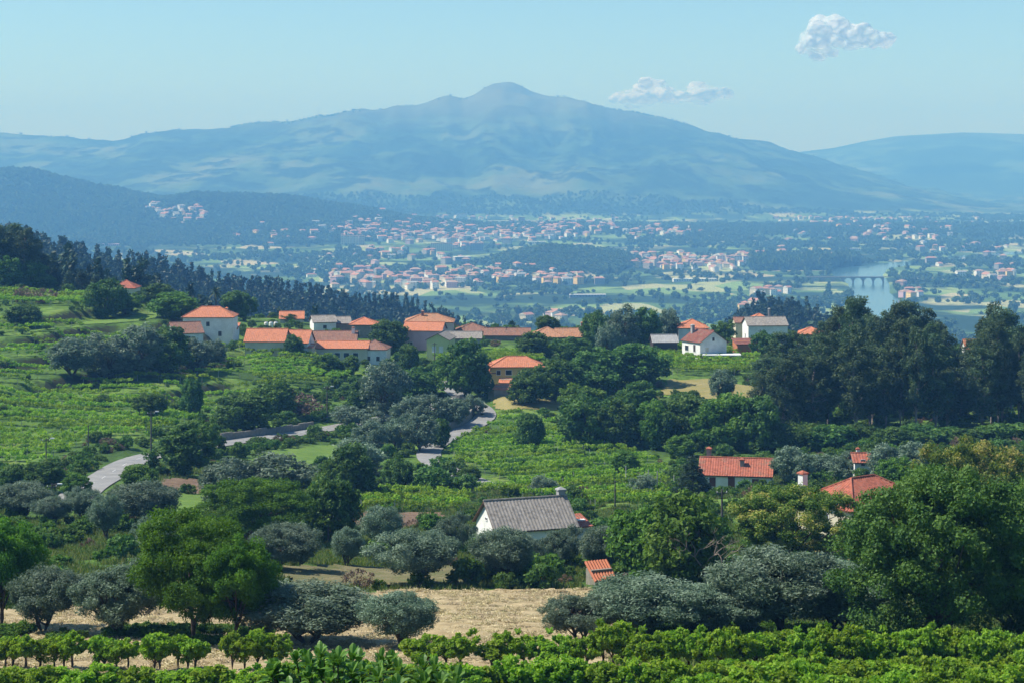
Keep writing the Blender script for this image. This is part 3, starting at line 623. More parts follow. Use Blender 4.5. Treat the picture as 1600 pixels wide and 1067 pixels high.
# ------------------------------------------------------------ trees: (kind, foot x, foot y, crown top y, crown width px, label)
O,OS,WN,OK,CH,BL,GT,EU,CP,BU,TH,DS='olive','olive_small','walnut','oak','chestnut','broadleaf','green_tree','eucalyptus','cypress_pine','bush','thicket','dry_shrub'
TREES=[
 (WN,2,985,815,120,'bright green walnut tree at the left edge behind the front olives'),
 (O,68,992,885,105,'dark olive tree between the left-edge walnut and the open-crowned olive'),
 (O,186,1000,878,150,'spreading olive tree with open crown and thick trunk in the hayfield'),
 (WN,300,1008,798,165,'tall leafy green walnut tree with a leaning trunk on the hayfield'),
 (WN,368,1012,840,118,'smaller green walnut tree right of the leaning walnut'),
 (O,480,1012,915,195,'wide low grey-green olive mound in the middle of the hayfield'),
 (O,628,1018,925,108,'single round olive tree standing alone on the hayfield'),
 (O,655,918,826,138,'broad olive tree on the edge between the furrowed field and hayfield'),
 (O,788,916,826,90,'dense olive tree in front of the grey-roofed house, left of its front wall'),
 (O,438,895,818,95,'olive tree at the left end of the furrowed field'),
 (O,905,1006,926,115,'olive tree on the right edge of the hayfield with bent low branches'),
 (O,1000,1004,900,165,'grey-green olive tree below the corrugated terracotta shed'),
 (O,1088,1000,915,130,'olive tree in front of the dry bare-branched tree'),
 (O,1160,1002,905,130,'dark olive tree left of the silvery olive mass'),
 (O,1222,1000,858,190,'large silvery olive tree below the dry grass hummock'),
 (O,1315,1002,880,160,'silvery olive tree touching the big dark oak'),
 (OK,1462,1025,728,285,'huge dark green oak tree at the right above the vineyard'),
 (OK,1606,1025,760,190,'dark oak tree cut by the right edge of the view'),
 (CH,1540,860,688,180,'chestnut tree with yellowish blossom rising behind the big dark oak'),
 (CH,1236,880,760,178,'rounded chestnut tree with yellow blossom before the hipped tile roof'),
 (GT,1075,925,768,120,'fresh green tree right of the grey-roofed house'),
 (GT,1010,915,790,110,'loose green tree beside the corrugated terracotta shed'),
 (O,878,893,822,66,'olive tree in front of the grey-roofed house below its chimney'),
 (O,938,898,822,64,'olive tree right of the grey-roofed house'),
 (O,824,905,838,50,'small olive tree hiding the middle of the grey house wall'),
 (O,705,882,802,62,'tall olive tree left of the white gable of the grey-roofed house'),
 (O,598,866,790,62,'upright olive tree on the green strip above the furrowed field'),
 (O,542,888,824,46,'little olive bush at the back edge of the furrowed field'),
 (BL,518,848,745,78,'dense rounded dark evergreen on a bare trunk by the ploughed strip'),
 (WN,402,850,748,145,'broad bright green tree left of the rounded dark evergreen'),
 (O,250,872,800,80,'olive tree partly behind the tall leafy walnut'),
 (O,166,846,772,50,'dark pointed olive tree on the green slope at the left'),
 (O,232,828,752,95,'olive tree below the bend of the lower road'),
 (O,130,815,762,60,'olive tree right of the left roadside lamp'),
 (O,35,812,752,85,'grey olive tree near the left edge below the road bank'),
 (O,85,822,775,55,'small olive tree under the left roadside lamp'),
 (GT,215,762,722,60,'green bush-like tree on the inner side of the lower road bend'),
 (BU,845,910,864,66,'bright green bush at the corner of the hayfield by the grey house'),
 (BU,757,912,878,36,'leafy green bush beside the dense olive in front of the grey house'),
 (OS,352,785,712,88,'left grey-green olive in the pair above the rounded dark evergreen'),
 (OS,432,786,705,108,'right grey-green olive in the pair above the rounded dark evergreen'),
 (BL,548,782,690,75,'dark tree with its foot on the grass slope left of the round bush'),
 (OS,557,742,680,88,'silvery olive above the dark tree on the grass slope'),
 (BL,624,770,710,48,'compact dark round tree on the slope below the olive grove'),
 (TH,672,772,728,55,'dark leafy shrub right of the compact round tree'),
 (TH,722,772,738,52,'ivy-green shrub beside the hidden road piece'),
 (TH,690,742,712,40,'dark shrub hiding the bend of the lower road, left of three'),
 (TH,712,748,718,40,'dark shrub hiding the bend of the lower road, middle of three'),
 (GT,733,752,724,34,'light shrub hiding the bend of the lower road, right of three'),
 (OS,578,706,655,52,'olive tree at the lower left of the olive grove'),
 (OS,620,703,650,52,'olive tree in the lower row of the grove between two roads'),
 (OS,656,706,644,54,'round olive tree at the lower right of the grove by the road'),
 (OS,596,690,640,50,'olive tree in the upper left part of the grove'),
 (OS,640,676,618,58,'tall olive tree in the middle of the grove'),
 (OS,678,672,612,62,'olive tree in the upper middle of the grove'),
 (OS,708,668,618,48,'olive tree on the upper right of the grove beside the stone wall'),
 (OS,740,650,612,38,'slender olive tree at the bend where the two roads meet'),
 (OS,546,668,630,58,'olive tree with a dark trunk standing over the middle road'),
 (BL,288,745,655,90,'dark round tree at the right end of the lower road piece'),
 (GT,318,712,650,50,'light green tree behind the dark roadside tree'),
 (BL,385,676,610,88,'dark tree mass above the middle of the road'),
 (GT,432,655,590,62,'green tree on the bank above the dark roadside mass'),
 (DS,468,650,613,62,'brownish shrub on the bare bank above the road'),
 (BL,301,655,588,36,'narrow dark tree standing up among the left vines'),
 (GT,236,655,610,44,'small rounded tree among the left vines'),
 (BL,728,622,528,78,'tall dark tree with hanging boughs over the upper road'),
 (OS,602,650,560,78,'grey-green tree behind the olive grove'),
 (BL,652,625,572,66,'dark tree on the slope left of the upper road'),
 (BL,570,645,585,58,'dark tree below the orange-roofed village houses'),
 (BL,640,592,535,32,'small dark tree beside the white wall in the village'),
 (BL,606,550,498,54,'round dark green tree among the village houses'),
 (GT,548,588,552,34,'small fruit tree on the lawn under the village houses'),
 (GT,508,585,548,44,'leafy tree under the long brown village roof'),
 (OS,112,590,525,70,'leftmost tree of the grey-green tree bank on the vineyard slope'),
 (OS,165,592,518,84,'second tree from the left in the bank on the vineyard slope'),
 (OS,215,590,505,84,'tallest grey-green tree in the middle of the bank on the slope'),
 (BL,256,588,508,72,'darker tree in the bank below the white gable house'),
 (OS,304,584,524,62,'pale thin tree in front of the white gable house'),
 (OS,334,578,528,38,'small tree at the right end of the bank by the white gable house'),
 (BL,168,498,434,60,'tall dark round tree near the red roof on the left crest'),
 (GT,196,494,456,42,'green tree right of the tall round one on the left crest'),
 (BL,246,480,440,56,'dark tree with a bumpy crown behind the villa'),
 (GT,274,498,454,68,'spreading green tree left of the white villa'),
 (BL,367,500,452,50,'round dark tree right of the palm on the crest'),
 (BL,36,510,474,50,'dark tree on the upper terraces near the left edge'),
 (DS,35,475,450,28,'greyish shrub on the bright top meadow, left one of two'),
 (DS,67,475,450,32,'greyish shrub on the bright top meadow, right one of two'),
 (BL,838,560,516,52,'dark tree above the yellow house'),
 (BL,890,566,524,62,'dark tree in the row right of the yellow house'),
 (BL,933,610,542,92,'large dark tree below the brown village roof'),
 (BL,990,600,534,92,'large dark tree at the left of the pale grass field'),
 (BL,870,625,560,70,'dark tree right of the yellow house garden'),
 (BL,828,632,574,62,'dark green tree beside the low orange garden roof'),
 (GT,912,662,598,76,'green tree above the round-crowned wood'),
 (BL,918,698,615,84,'dark oak at the left end of the wood below the pale field'),
 (BL,972,700,622,72,'dark oak in the wood, second from its left end'),
 (GT,1022,702,622,66,'lighter oak in the middle of the wood below the pale field'),
 (BL,1076,702,614,88,'broad oak in the wood right below the pale field'),
 (GT,1130,706,612,92,'leafy oak in the wood near the eucalyptus stand'),
 (BL,1182,706,618,78,'dark oak at the foot of the eucalyptus stand'),
 (BL,1000,650,592,60,'dark tree rising over the wood at the left'),
 (BL,935,545,484,50,'dark tree at the left end of the crest grove'),
 (OS,972,548,474,58,'grey-green tree in the crest grove'),
 (BL,1008,545,478,54,'dark tree in the middle of the crest grove'),
 (OS,1042,542,480,42,'grey-green tree at the right end of the crest grove'),
 (OS,950,560,505,40,'low grey tree under the crest grove'),
 (BL,852,525,490,34,'small dark tree on the crest behind the brown roofs'),
 (GT,1130,535,498,38,'tree between the orange-roofed house and the grey-roofed white house'),
 (OS,1128,628,574,40,'pale feathery tree at the near edge of the pale grass field'),
 (GT,1062,715,677,44,'small round bright tree below the wood'),
 (CP,1082,775,712,50,'dark conical tree left of the red-roofed white house'),
 (OS,848,775,738,48,'dark grey shrub tree above the grey roof'),
 (BL,830,705,642,46,'ivy-covered tree in the middle of the terraced vineyard'),
 (OS,1005,778,738,44,'grey tree behind the vine poles'),
 (OS,1240,762,695,66,'grey tree right of the red-roofed white house'),
 (OS,1282,745,706,50,'grey-green tree behind the hipped tile roof'),
 (OS,1318,752,700,58,'olive left of the small white tower house'),
 (OS,1385,752,692,62,'olive right of the small white tower house'),
 (OS,1432,748,688,62,'olive at the foot of the eucalyptus trees on the right'),
 (GT,1402,768,712,56,'yellow-green leafy tree right of the hipped tile roof'),
 (GT,1190,745,705,60,'green tree behind the ridge of the red-roofed house'),
 (BL,1085,530,502,30,'dark tree behind the orange-roofed white-walled house'),
 (BL,1195,560,515,40,'dark tree right of the orange shed'),
 (GT,120,775,735,44,'green shrub tree on the road bank at the left'),
 (BL,66,772,715,70,'dark shrub tree on the bank above the lower road'),
 (BL,20,775,722,50,'dark shrub tree on the bank at the left edge'),
 (GT,490,832,800,44,'young green tree on the ploughed strip edge'),
 (BL,690,700,650,30,'dark tree against the stone wall below the grove'),
 (OS,470,885,835,40,'small grey tree between the furrowed field and the dark evergreen'),
 (GT,975,745,700,40,'leafy tree at the end of the terrace vines'),
 (BL,460,560,520,30,'small dark tree in front of the long orange roof'),
 (BL,452,505,488,30,'dark tree behind the long orange roof'),
]
for r in TREES: T_(*r)
# bare tree: a walnut trunk with few leaves is handled below; a palm on the crest
def palm():
    x,y,_=at(337,492); z=tz(x,y); H=(492-456)*y/F
    r=bpy.data.objects.new('palm_tree',None); C.objects.link(r); r.location=(x,y,z); tag(r,'palm tree standing on the crest behind the white villa','tree')
    mb=MB(); mb.tube([(0,0,-.5),(.1,0,H*.5),(0,.1,H)],[.3,.25,.28],8); mb.build('trunk',BARK,r)
    for k in range(26):
        th=k*2.4; el=radians(75-110*(k/25)); m2=MB(); L=H*.42; prev=None
        for s in range(7):
            u=s/6; rr=L*u*cos(el)*(1); zz=H+L*u*sin(el)-L*.45*u*u; w=.32*math.sin(pi*min(1,u*.9+.08))
            c=(rr*cos(th),rr*sin(th),zz); a=(c[0]-w*sin(th),c[1]+w*cos(th),c[2]-w*.3); b=(c[0]+w*sin(th),c[1]-w*cos(th),c[2]-w*.3)
            if prev: m2.poly([prev[0],prev[1],c,a]); m2.poly([prev[1],prev[2],b,c])
            prev=(a,c,b)
        m2.build('frond',L_PALM,r)
palm()
def bare_tree():
    x,y,z=at(1100,930); z=tz(x,y); rng=np.random.default_rng(5); TV=[];TQ=[];n=0; H=6.2
    def add(P,R,s=5):
        nonlocal n
        a,q=tube_np(P,R,s); TV.append(a);TQ.append(q+n);n+=len(a)
    add([(0,0,-.4),(.2,0,1.4),(.1,.1,2.6)],[.26,.2,.15])
    def grow(p,d,L,r,depth):
        q=p+d*L; m=(p+q)/2+rng.normal(size=3)*L*.09; add([p,m,q],[r,r*.8,r*.55],4)
        if depth==0: return
        for _ in range(3 if depth>1 else 4):
            e=d+rng.normal(size=3)*.55; e[2]+=.12; e/=np.linalg.norm(e); grow(q,e,L*.68,r*.55,depth-1)
    for k in range(5):
        th=k*1.3; d=np.array([cos(th)*.8,sin(th)*.8,.75]); grow(np.array([.1,.1,1.6+.2*k]),d/np.linalg.norm(d),1.9,.1,3)
    r=link('bare_tree',quads_mesh('trunk',np.concatenate(TV),np.concatenate(TQ),[BARKG]),None,(x,y,z),0,'leafless grey tree with tangled bare branches before the green tree','tree')
bare_tree()
# dark cluster at the upper left edge
for i,(bx,ty,w) in enumerate([(-8,352,40),(8,362,34),(24,350,36),(40,357,34),(54,375,32),(68,398,26)]):
    T_(EU if i%2 else 'eucalyptus',bx,455,ty,w*1.25,'tall dark eucalyptus in the cluster on the left crest','tall dark trees clustered on the left crest',D=572+6*(i%3))
for i,(bx,ty,w) in enumerate([(16,398,44),(48,405,44),(88,420,30),(108,424,26),(128,424,30),(150,430,30),(5,420,40),(70,425,34)]):
    T_(BL if i in(0,1,6,7) else CP,bx,458,ty,w,'low dark tree along the top edge of the left meadow','low dark trees along the left crest',D=566+5*(i%3))
# eucalyptus stand at the right
TOPS=[(1190,560),(1215,512),(1250,515),(1285,500),(1310,470),(1335,455),(1362,480),(1385,470),(1410,462),(1440,480),(1465,495),(1490,528),(1505,560),(1520,520),(1540,485),(1565,472),(1585,490),(1610,490),(1640,470),(1680,480)]
rows=[(432,0,26),(412,12,24),(394,-8,23),(378,6,20)]
for D,off,wm in rows:
    px=1200+off+ (20 if D==378 else 0)
    while px<1665:
        top=float(np.interp(px,[a for a,b in TOPS],[b for a,b in TOPS]))+RG.random()*26*(1 if D>400 else 1.8)+ (432-D)*.55-6
        if RG.random()<.9: T_(EU,px,0,top,38+20*RG.random(),'tall eucalyptus tree in the dark stand at the right','eucalyptus trees in the stand at the right',D=D+RG.random()*10)
        px+=17+12*RG.random()
for i in range(26):   # dark understorey at the foot of the stand
    px=1195+i*18.5; T_(BL if i%3 else TH,px,0,655+RG.random()*25,50+16*RG.random(),'dark leafy undergrowth tree at the foot of the eucalyptus stand','undergrowth trees below the eucalyptus stand',D=364+RG.random()*9)
# pines on the ridge behind the village: the front and skyline ones as things
def zmid(px): return float(np.interp(px,[0,200,400,600,800,820],[1,1,1,1,.8,0]))
k=0; PR=[]
for D in (1240,1200,1150):
    px=0 if D==1240 else 6
    while px<815:
        PR.append((px,D)); px+=7+7*RG.random()
for px,D in PR:
    top=float(np.interp(px,[0,60,100,200,300,400,500,600,700,760,800,820],[358,368,372,392,404,424,436,442,456,462,472,500]))
    x,y=(px-800)/F*D,D+RG.random()*30; z=tz(x,y)
    H=13+5*RG.random()
    if D==1240: H=min(24,max(8,-z+ -(top-HY)/F*y + RG.random()*4-2))
    kk='far_pine' if RG.random()<.6 else 'far_euc'
    place_at(kk,x,y,H,(5+3*RG.random()),'dark pine on the wooded ridge behind the village','pines on the ridge behind the village',z=z)
# the rest of the ridge wood
def scat_region(n, x0,x1,y0,y1, fn):
    D=np.sqrt(RG.random(n)*(y1**2-y0**2)+y0**2); px=x0+(x1-x0)*RG.random(n); X=(px-800)/F*D; k=fn(X,D,px); return X[k],D[k]
X,Y=scat_region(15000,-250,1850,640,1330,lambda X,Y,px:(RG.random(len(X))<np.where(px<880,.95,np.where(Y>850,.7,.5)*(fbm(X/120,Y/120,2,7)>.36))))
Z=terrain(X,Y); s=.4+.65*RG.random(len(X))**1.3
scatter('pine_forest',np.stack([X,Y,Z-.5],1),np.stack([s,s,s*(.8+.4*RG.random(len(X)))],1),RG.random(len(X))*6.28,FARM['far_pine']+FARM['far_euc']+FARM['far_tree'][:2],'dark pine and eucalyptus forest on the ridges behind the village')
# valley woods, hedges and hill woods
def vd(X,Y,px):
    n=fbm(X/210,Y/300,4,71); h=fbm(X/55,Y/70,2,72); d=np.where(n>.57,.9,np.where(h>.60,.6,.05))
    d=np.where(inpoly(px,HY+250*F/Y,[(480,338),(980,345),(980,395),(700,410),(480,380)]),d*.12,d)
    d=np.where(inpoly(px,HY+250*F/Y,[(200,366),(400,362),(420,392),(240,400)]),.03,d)
    d=np.where(inpoly(px,HY+250*F/Y,[(1175,424),(1195,405),(1330,405),(1335,424)]),.98,d)
    d=np.where(inpoly(px,HY+250*F/Y,[(1000,336),(1200,330),(1290,350),(1000,352)]),.02,d)
    z=terrain(X,Y); d=np.where((z>-238)&(Y>3300),.95,d)
    return (RG.random(len(X))<d)&(river_mask(X,Y)<.02)&(z>-252)
X,Y=scat_region(46000,-120,1720,1340,8300,vd)
X2,Y2=scat_region(16000,-120,850,5200,7000,lambda X,Y,px:terrain(X,Y)>-236)
X3,Y3=scat_region(3600,740,1060,4000,4700,lambda X,Y,px:terrain(X,Y)>-243)
X4,Y4=scat_region(2600,1172,1338,4250,4620,lambda X,Y,px:river_mask(X,Y)<.02)
X=np.concatenate([X,X2,X3,X4]); Y=np.concatenate([Y,Y2,Y3,Y4]); Z=terrain(X,Y); s=.45+.6*RG.random(len(X)); s=s*np.where(Y>5000,1.1,1)
tall=np.concatenate([np.zeros(len(X)-len(X4)),np.ones(len(X4))]); vz=s*(.8+.6*RG.random(len(X)))*(1+1.0*tall)
scatter('valley_woods',np.stack([X,Y,Z-.5],1),np.stack([s,s,vz],1),RG.random(len(X))*6.28,FARM['far_tree'],'woods and hedgerow trees spread over the valley floor and foothills')
X,Y=scat_region(26000,-100,1700,7800,10900,lambda X,Y,px:(np.abs(Y-10760)<90)&(RG.random(len(X))<.5)&(((px>930)&(px<1070))|((px>360)&(px<560))|(RG.random(len(X))<.15)))
Z=terrain(X,Y); s=.5+.6*RG.random(len(X))
scatter('mountain_woods',np.stack([X,Y,Z-1],1),np.stack([s,s,s],1),RG.random(len(X))*6.28,FARM['far_tree'],'dark woods in patches on the mountain flanks')
# ------------------------------------------------------------ houses
WHITE=plain('white_render',(.76,.76,.73),.85,.2,.5,.2,.15,dirt=(.5,.49,.45)); CREAM=plain('cream_render',(.62,.56,.42),.85,.12,.6); YEL=plain('yellow_render',(.78,.56,.20),.85,.12,.6)
LIME=plain('pale_yellow_green_render',(.62,.62,.28),.85,.12,.6); PINK=plain('pink_render',(.55,.38,.42),.85,.12,.6); STONEW=plain('granite_wall',(.26,.24,.20),.9,.35,1.5); GREY=plain('grey_concrete',(.34,.34,.33),.9,.2,1.)
DARKSH=plain('dark_shutter',(.06,.05,.05),.6,.2,2); WOODD=plain('brown_wood',(.13,.07,.04),.7,.3,2); REDSH=plain('brown_red_shutter',(.13,.045,.035),.6,.2,2); FRAME=plain('white_frame',(.75,.75,.73),.5,.08,3)
def tile_mat(name,c,var=.3,lich=(.20,.17,.12)):
    m,t,o=newmat(name); g=N(t,'ShaderNodeTexCoord').outputs['Object']; n=noise_n(t,g,.8,5,.65); n2=noise_n(t,g,6,4,.7); v=N(t,'ShaderNodeTexVoronoi'); v.inputs['Scale'].default_value=3.; t.links.new(g,v.inputs['Vector'])
    s=N(t,'ShaderNodeSeparateColor'); t.links.new(v.outputs['Color'],s.inputs[0])
    col=ramp(t,s.outputs[0],[(0,tuple(x*(1-var) for x in c)),(.6,c),(1,tuple(min(1,x*(1+var*.5)) for x in c))])
    col=mixc(t,mrange(t,n,.5,.75,0,.7),col,lich); col=mixc(t,mrange(t,n2,.5,.8,0,.4),col,tuple(x*.45 for x in c))
    prin(t,o,col,.85,.2,n2,.4,.03); return m
TORG=tile_mat('orange_roof_tiles',(.50,.19,.10),.2,(.40,.20,.13)); TRED=tile_mat('weathered_red_tiles',(.36,.115,.07),.3); TBRN=tile_mat('old_brown_tiles',(.25,.13,.09),.3); TTAN=tile_mat('tan_roof_tiles',(.40,.20,.11),.25); TGRY=tile_mat('grey_roof_tiles',(.26,.235,.205),.3,(.33,.30,.25)); TDRED=tile_mat('dark_red_tiles',(.20,.075,.055),.3)
m,t,o=newmat('window_glass'); prin(t,o,(.03,.04,.05),.08,.6); GLASS=m
def sheet(mb,P0,P1,a,b,S,upv,nrm,rib,amp,course=.0,m=0):
    """tiled slope: eave P0-P1, ridge from a to b (along the eave), slope length S"""
    P0=Vector(P0);P1=Vector(P1);Le=(P1-P0).length;ex=(P1-P0)/Le; nu=max(6,int(Le/rib*2)); nv=max(2,int(S/course)) if course else 2
    base=len(mb.v)
    for k in range(nu+1):
        s=Le*k/nu; vm=1.
        if a>1e-3: vm=min(vm,s/a)
        if b<Le-1e-3: vm=min(vm,(Le-s)/(Le-b))
        vm=max(0,vm)
        for j in range(nv+1):
            v=vm*j/nv; off=amp*(k%2)+ (0.03 if course else 0)*(1-j/nv)
            mb.v.append(tuple(P0+ex*s+upv*(S*v)+nrm*off))
    for k in range(nu):
        for j in range(nv):
            n=base+k*(nv+1)+j; mb.f.append((n,n+nv+1,n+nv+2,n+1)); mb.m.append(m)
def make_roof(root,L,Wd,h,rh,typ,mat,ov=.35,rib=.45,amp=.05,course=0,name='roof',z0=None,cap=True):
    mb=MB(); l=L/2+ov; w=Wd/2+ov; k=rh/(Wd/2); ze=h-ov*k; S=math.hypot(w,w*k); hip=(w*.95 if typ=='hip' else 0); hip=min(hip,l*.98)
    zr=ze+w*k
    for sgn in (-1,1):
        P0=(-l*-sgn*-1,sgn*w,ze); P0=(-l if sgn<0 else l,sgn*w,ze); P1=(l if sgn<0 else -l,sgn*w,ze)
        up=Vector((0,-sgn*w,w*k))/S; nr=Vector((0,sgn*k,1)).normalized(); sheet(mb,P0,P1,hip,2*l-hip,S,up,nr,rib,amp,course)
    if typ=='hip':
        S2=math.hypot(hip,w*k)
        for sgn in (-1,1):
            P0=(sgn*l,w if sgn<0 else -w,ze); P1=(sgn*l,-w if sgn<0 else w,ze); up=Vector((-sgn*hip,0,w*k))/S2; nr=Vector((sgn*w*k,0,hip)).normalized(); sheet(mb,P0,P1,w,w,S2,up,nr,rib,amp,course)
    r=mb.build(name,mat,root)
    u=MB()   # boarding beneath the tiles
    e=.04; pts=[(-l,-w,ze-e),(l,-w,ze-e),(l-hip,0,zr-e),(-l+hip,0,zr-e)]; u.slab(pts,.1); u.slab([(p[0],-p[1],p[2]) for p in pts][::-1],.1)
    if typ=='hip':
        for s in (-1,1): u.slab([(s*l,-w,ze-e),(s*l,w,ze-e),(s*(l-hip),0,zr-e)][::s],.1)
    u.build('roof_boarding',WOODD,r)
    if cap:
        c=MB(); c.tube([(-l+hip,0,zr+.06),(l-hip,0,zr+.06)],.13,6); c.build('ridge_cap',mat,r)
        if typ=='hip':
            for sx in(-1,1):
                for sy in(-1,1): c=MB(); c.tube([(sx*(l-hip),0,zr+.05),(sx*l,sy*w,ze+.05)],.12,6); c.build('ridge_cap',mat,r)
    return r
def window(root,face,u,z,w,h,L,Wd,fr,pane,name='window'):
    """window with frame and recessed pane on face f, b, l or r"""
    M={'f':(Vector((1,0,0)),Vector((0,-1,0)),Vector((0,-Wd/2,0))),'b':(Vector((-1,0,0)),Vector((0,1,0)),Vector((0,Wd/2,0))),'l':(Vector((0,-1,0)),Vector((-1,0,0)),Vector((-L/2,0,0))),'r':(Vector((0,1,0)),Vector((1,0,0)),Vector((L/2,0,0)))}[face]
    t,n,c=M
    def bx(mb,u0,u1,z0,z1,d0,d1):
        P=[c+t*a+n*d+Vector((0,0,zz)) for d in(d0,d1) for zz in(z0,z1) for a in(u0,u1)]; k=len(mb.v); mb.v+=[tuple(p) for p in P]
        for q in((0,1,3,2),(4,6,7,5),(0,4,5,1),(2,3,7,6),(0,2,6,4),(1,5,7,3)): mb.f.append(tuple(k+i for i in q)); mb.m.append(0)
    b=MB(); f=.1
    bx(b,u-w/2-f,u-w/2,z-f,z+h+f,-.05,.05);bx(b,u+w/2,u+w/2+f,z-f,z+h+f,-.05,.05);bx(b,u-w/2,u+w/2,z+h,z+h+f,-.05,.05);bx(b,u-w/2,u+w/2,z-f,z,-.05,.09)
    o=b.build(name,fr,root); g=MB(); bx(g,u-w/2,u+w/2,z,z+h,-.05,.015); g.build('pane' if name=='window' else 'door_leaf',pane,o); return o
HOUSEPOS=[]
def house(name,label,x,y,L,Wd,h,rh,rz,typ,roof,wall,wins=(),chims=(),rib=.45,course=0,ov=.35,fr=None,sink=2.,z=None,group=None,amp=.05,cat='house'):
    r=bpy.data.objects.new(name,None); C.objects.link(r); z=tz(x,y) if z is None else z; r.location=(x,y,z); r.rotation_euler=(0,0,radians(rz)); tag(r,label,cat,group)
    mb=MB(); l,w=L/2,Wd/2
    mb.box(-l,l,-w,w,-sink,h-.02)
    if typ=='gable':
        e=.12
        for s in(-1,1): mb.poly([(s*(l-.003),-w,h-.03),(s*(l-.003),w,h-.03),(s*(l-.003),0,h+rh-e)][::s])
    mb.build('wall',wall,r)
    if typ=='flat': b=MB(); b.box(-l-.2,l+.2,-w-.2,w+.2,h,h+.25); b.build('roof',roof,r)
    elif typ=='mono':
        b=MB(); q=[(-l-ov,-w-ov,h-.1),(l+ov,-w-ov,h-.1),(l+ov,w+ov,h+rh),(-l-ov,w+ov,h+rh)]; S=math.hypot(2*w+2*ov,rh+.1); sheet(b,q[0],q[1],0,2*l+2*ov,S,Vector((0,2*w+2*ov,rh+.1))/S,Vector((0,-(rh+.1),2*w+2*ov)).normalized(),rib,amp,course); b.slab([(p[0],p[1],p[2]-.03) for p in q],.1); b.build('roof',roof,r)
        b=MB(); b.box(-l,l,-w*.2,w,h-.03,h+rh*.55); b.build('upper_wall',wall,r)
    else: make_roof(r,L,Wd,h,rh,typ,roof,ov,rib,amp,course)
    for wd in wins:
        face,u,zz,ww,hh=wd[:5]; pane=wd[5] if len(wd)>5 else DARKSH; nm=wd[6] if len(wd)>6 else 'window'
        window(r,face,u,zz,ww,hh,L,Wd,fr or FRAME,pane,nm)
    for cx,cy_,top,s,cm in chims:
        b=MB(); b.box(cx-s/2,cx+s/2,cy_-s/2,cy_+s/2,h*.5,top); c=b.build('chimney',cm,r)
        b=MB(); b.box(cx-s*.65,cx+s*.65,cy_-s*.65,cy_+s*.65,top,top+.15); b.poly([(cx-s*.65,cy_-s*.65,top+.15),(cx+s*.65,cy_-s*.65,top+.15),(cx,cy_,top+.45)]); b.poly([(cx+s*.65,cy_-s*.65,top+.15),(cx+s*.65,cy_+s*.65,top+.15),(cx,cy_,top+.45)]); b.poly([(cx+s*.65,cy_+s*.65,top+.15),(cx-s*.65,cy_+s*.65,top+.15),(cx,cy_,top+.45)]); b.poly([(cx-s*.65,cy_+s*.65,top+.15),(cx-s*.65,cy_-s*.65,top+.15),(cx,cy_,top+.45)]); b.build('chimney_cap',roof if cm is not GREY else GREY,c)
    HOUSEPOS.append((x,y,max(L,Wd)*.6+1)); return r
def H_(name,label,x0,x1,yb,ye,yr,dep,rz,typ,roof,wall,D=None,**k):
    """house whose front spans x0-x1 of the photograph, foot yb, eave ye, ridge yr"""
    xm=(x0+x1)/2
    if D: x,y,z=onpx(xm,D); yb=to_px(x,y,z)[1]
    else: x,y,z=at(xm,yb)
    z=tz(x,y); D=y; L=(x1-x0)*D/F; y+=dep/2; s=(yb-HY)/F
    h=max(1.6,(yb-ye)*D/F); 
    rise=(ye-yr)*D/F - (dep/2 if typ!='mono' else dep)*s if yr is not None else 0
    x*=y/D
    return house(name,label,x,y,L,dep,h,max(.5,rise),rz,typ,roof,wall,z=z,**k)
# near: grey-roofed house
x,y,z=at(826,862)
gr=house('grey_roof_house','white house with grey tiled roof and lit white gable beside the olive trees',x-.35,y+3.6,9.9,7.4,4.2,2.75,20,'gable',TGRY,WHITE,
  wins=[('l',0,4.7,.7,.25,DARKSH),('f',-2.4,1.2,1.1,1.1),('f',1.6,1.2,1.1,1.1)],chims=[(4.7,.4,7.6,.85,GREY)],rib=.42,course=.36,amp=.045,ov=.4,z=z-1.35)
x2,y2=x+5.6,y+5.0
house('lean_to','small white lean-to with red tiles on the right end of the grey-roofed house',x2,y2+.8,2.6,3.4,3.6,.7,20,'mono',TRED,WHITE,rib=.35,cat='outbuilding',z=z-1.35)
# red-roofed white house
x,y,z=at(1152,764)
house('red_roof_house','long white house with weathered red tile roof and dark shutters below the wood',x+.3,y+3.6,11.2,7.2,2.6,2.1,-10,'gable',TRED,WHITE,
  wins=[('f',-3.6,.6,1.,1.5,REDSH),('f',-.6,.2,1.1,2.,REDSH,'door'),('f',3.2,.6,1.1,1.4,REDSH),('r',0,1.0,.9,1.2,DARKSH)],chims=[(-4.6,2.6,5.6,.75,STONEW),(1.0,-1.6,4.6,.7,STONEW)],rib=.4,course=.38)
# hip-roofed tile house at the right
x,y,z=onpx(1345,222); s=.76
house('tile_roof_house','house with hipped weathered terracotta roof behind the chestnut tree',x+.8,y+3,12.5,9.,(247-247)+3.3,2.55,36,'hip',TRED,CREAM,wins=[('f',-2,1,1.1,1.3),('l',0,1,1.1,1.3)],chims=[(-5.2,4.7,6.1,.8,WHITE)],rib=.36,course=.36,amp=.06,z=to_px and (-(806-HY)/F*222)-3.3+1.5)
x,y,z=at(1345,750)
house('tower_house','narrow white house with small stepped red roofs among the olives',x,y,2.6,4.,3.3,1.,0,'gable',TRED,WHITE,wins=[('f',0,2.6,.6,.9)],chims=[(-.4,.3,4.8,.5,WHITE)],z=z)
# corrugated shed
x,y,z=at(940,914)
house('tool_shed','tiny shed with steep corrugated terracotta roof beside the field',x,y+1,2.2,2.,.55,1.35,24,'mono',tile_mat('corrugated_terracotta',(.48,.17,.09),.1,(.36,.2,.14)),STONEW,rib=.30,amp=.09,ov=.1,cat='shed',z=z)
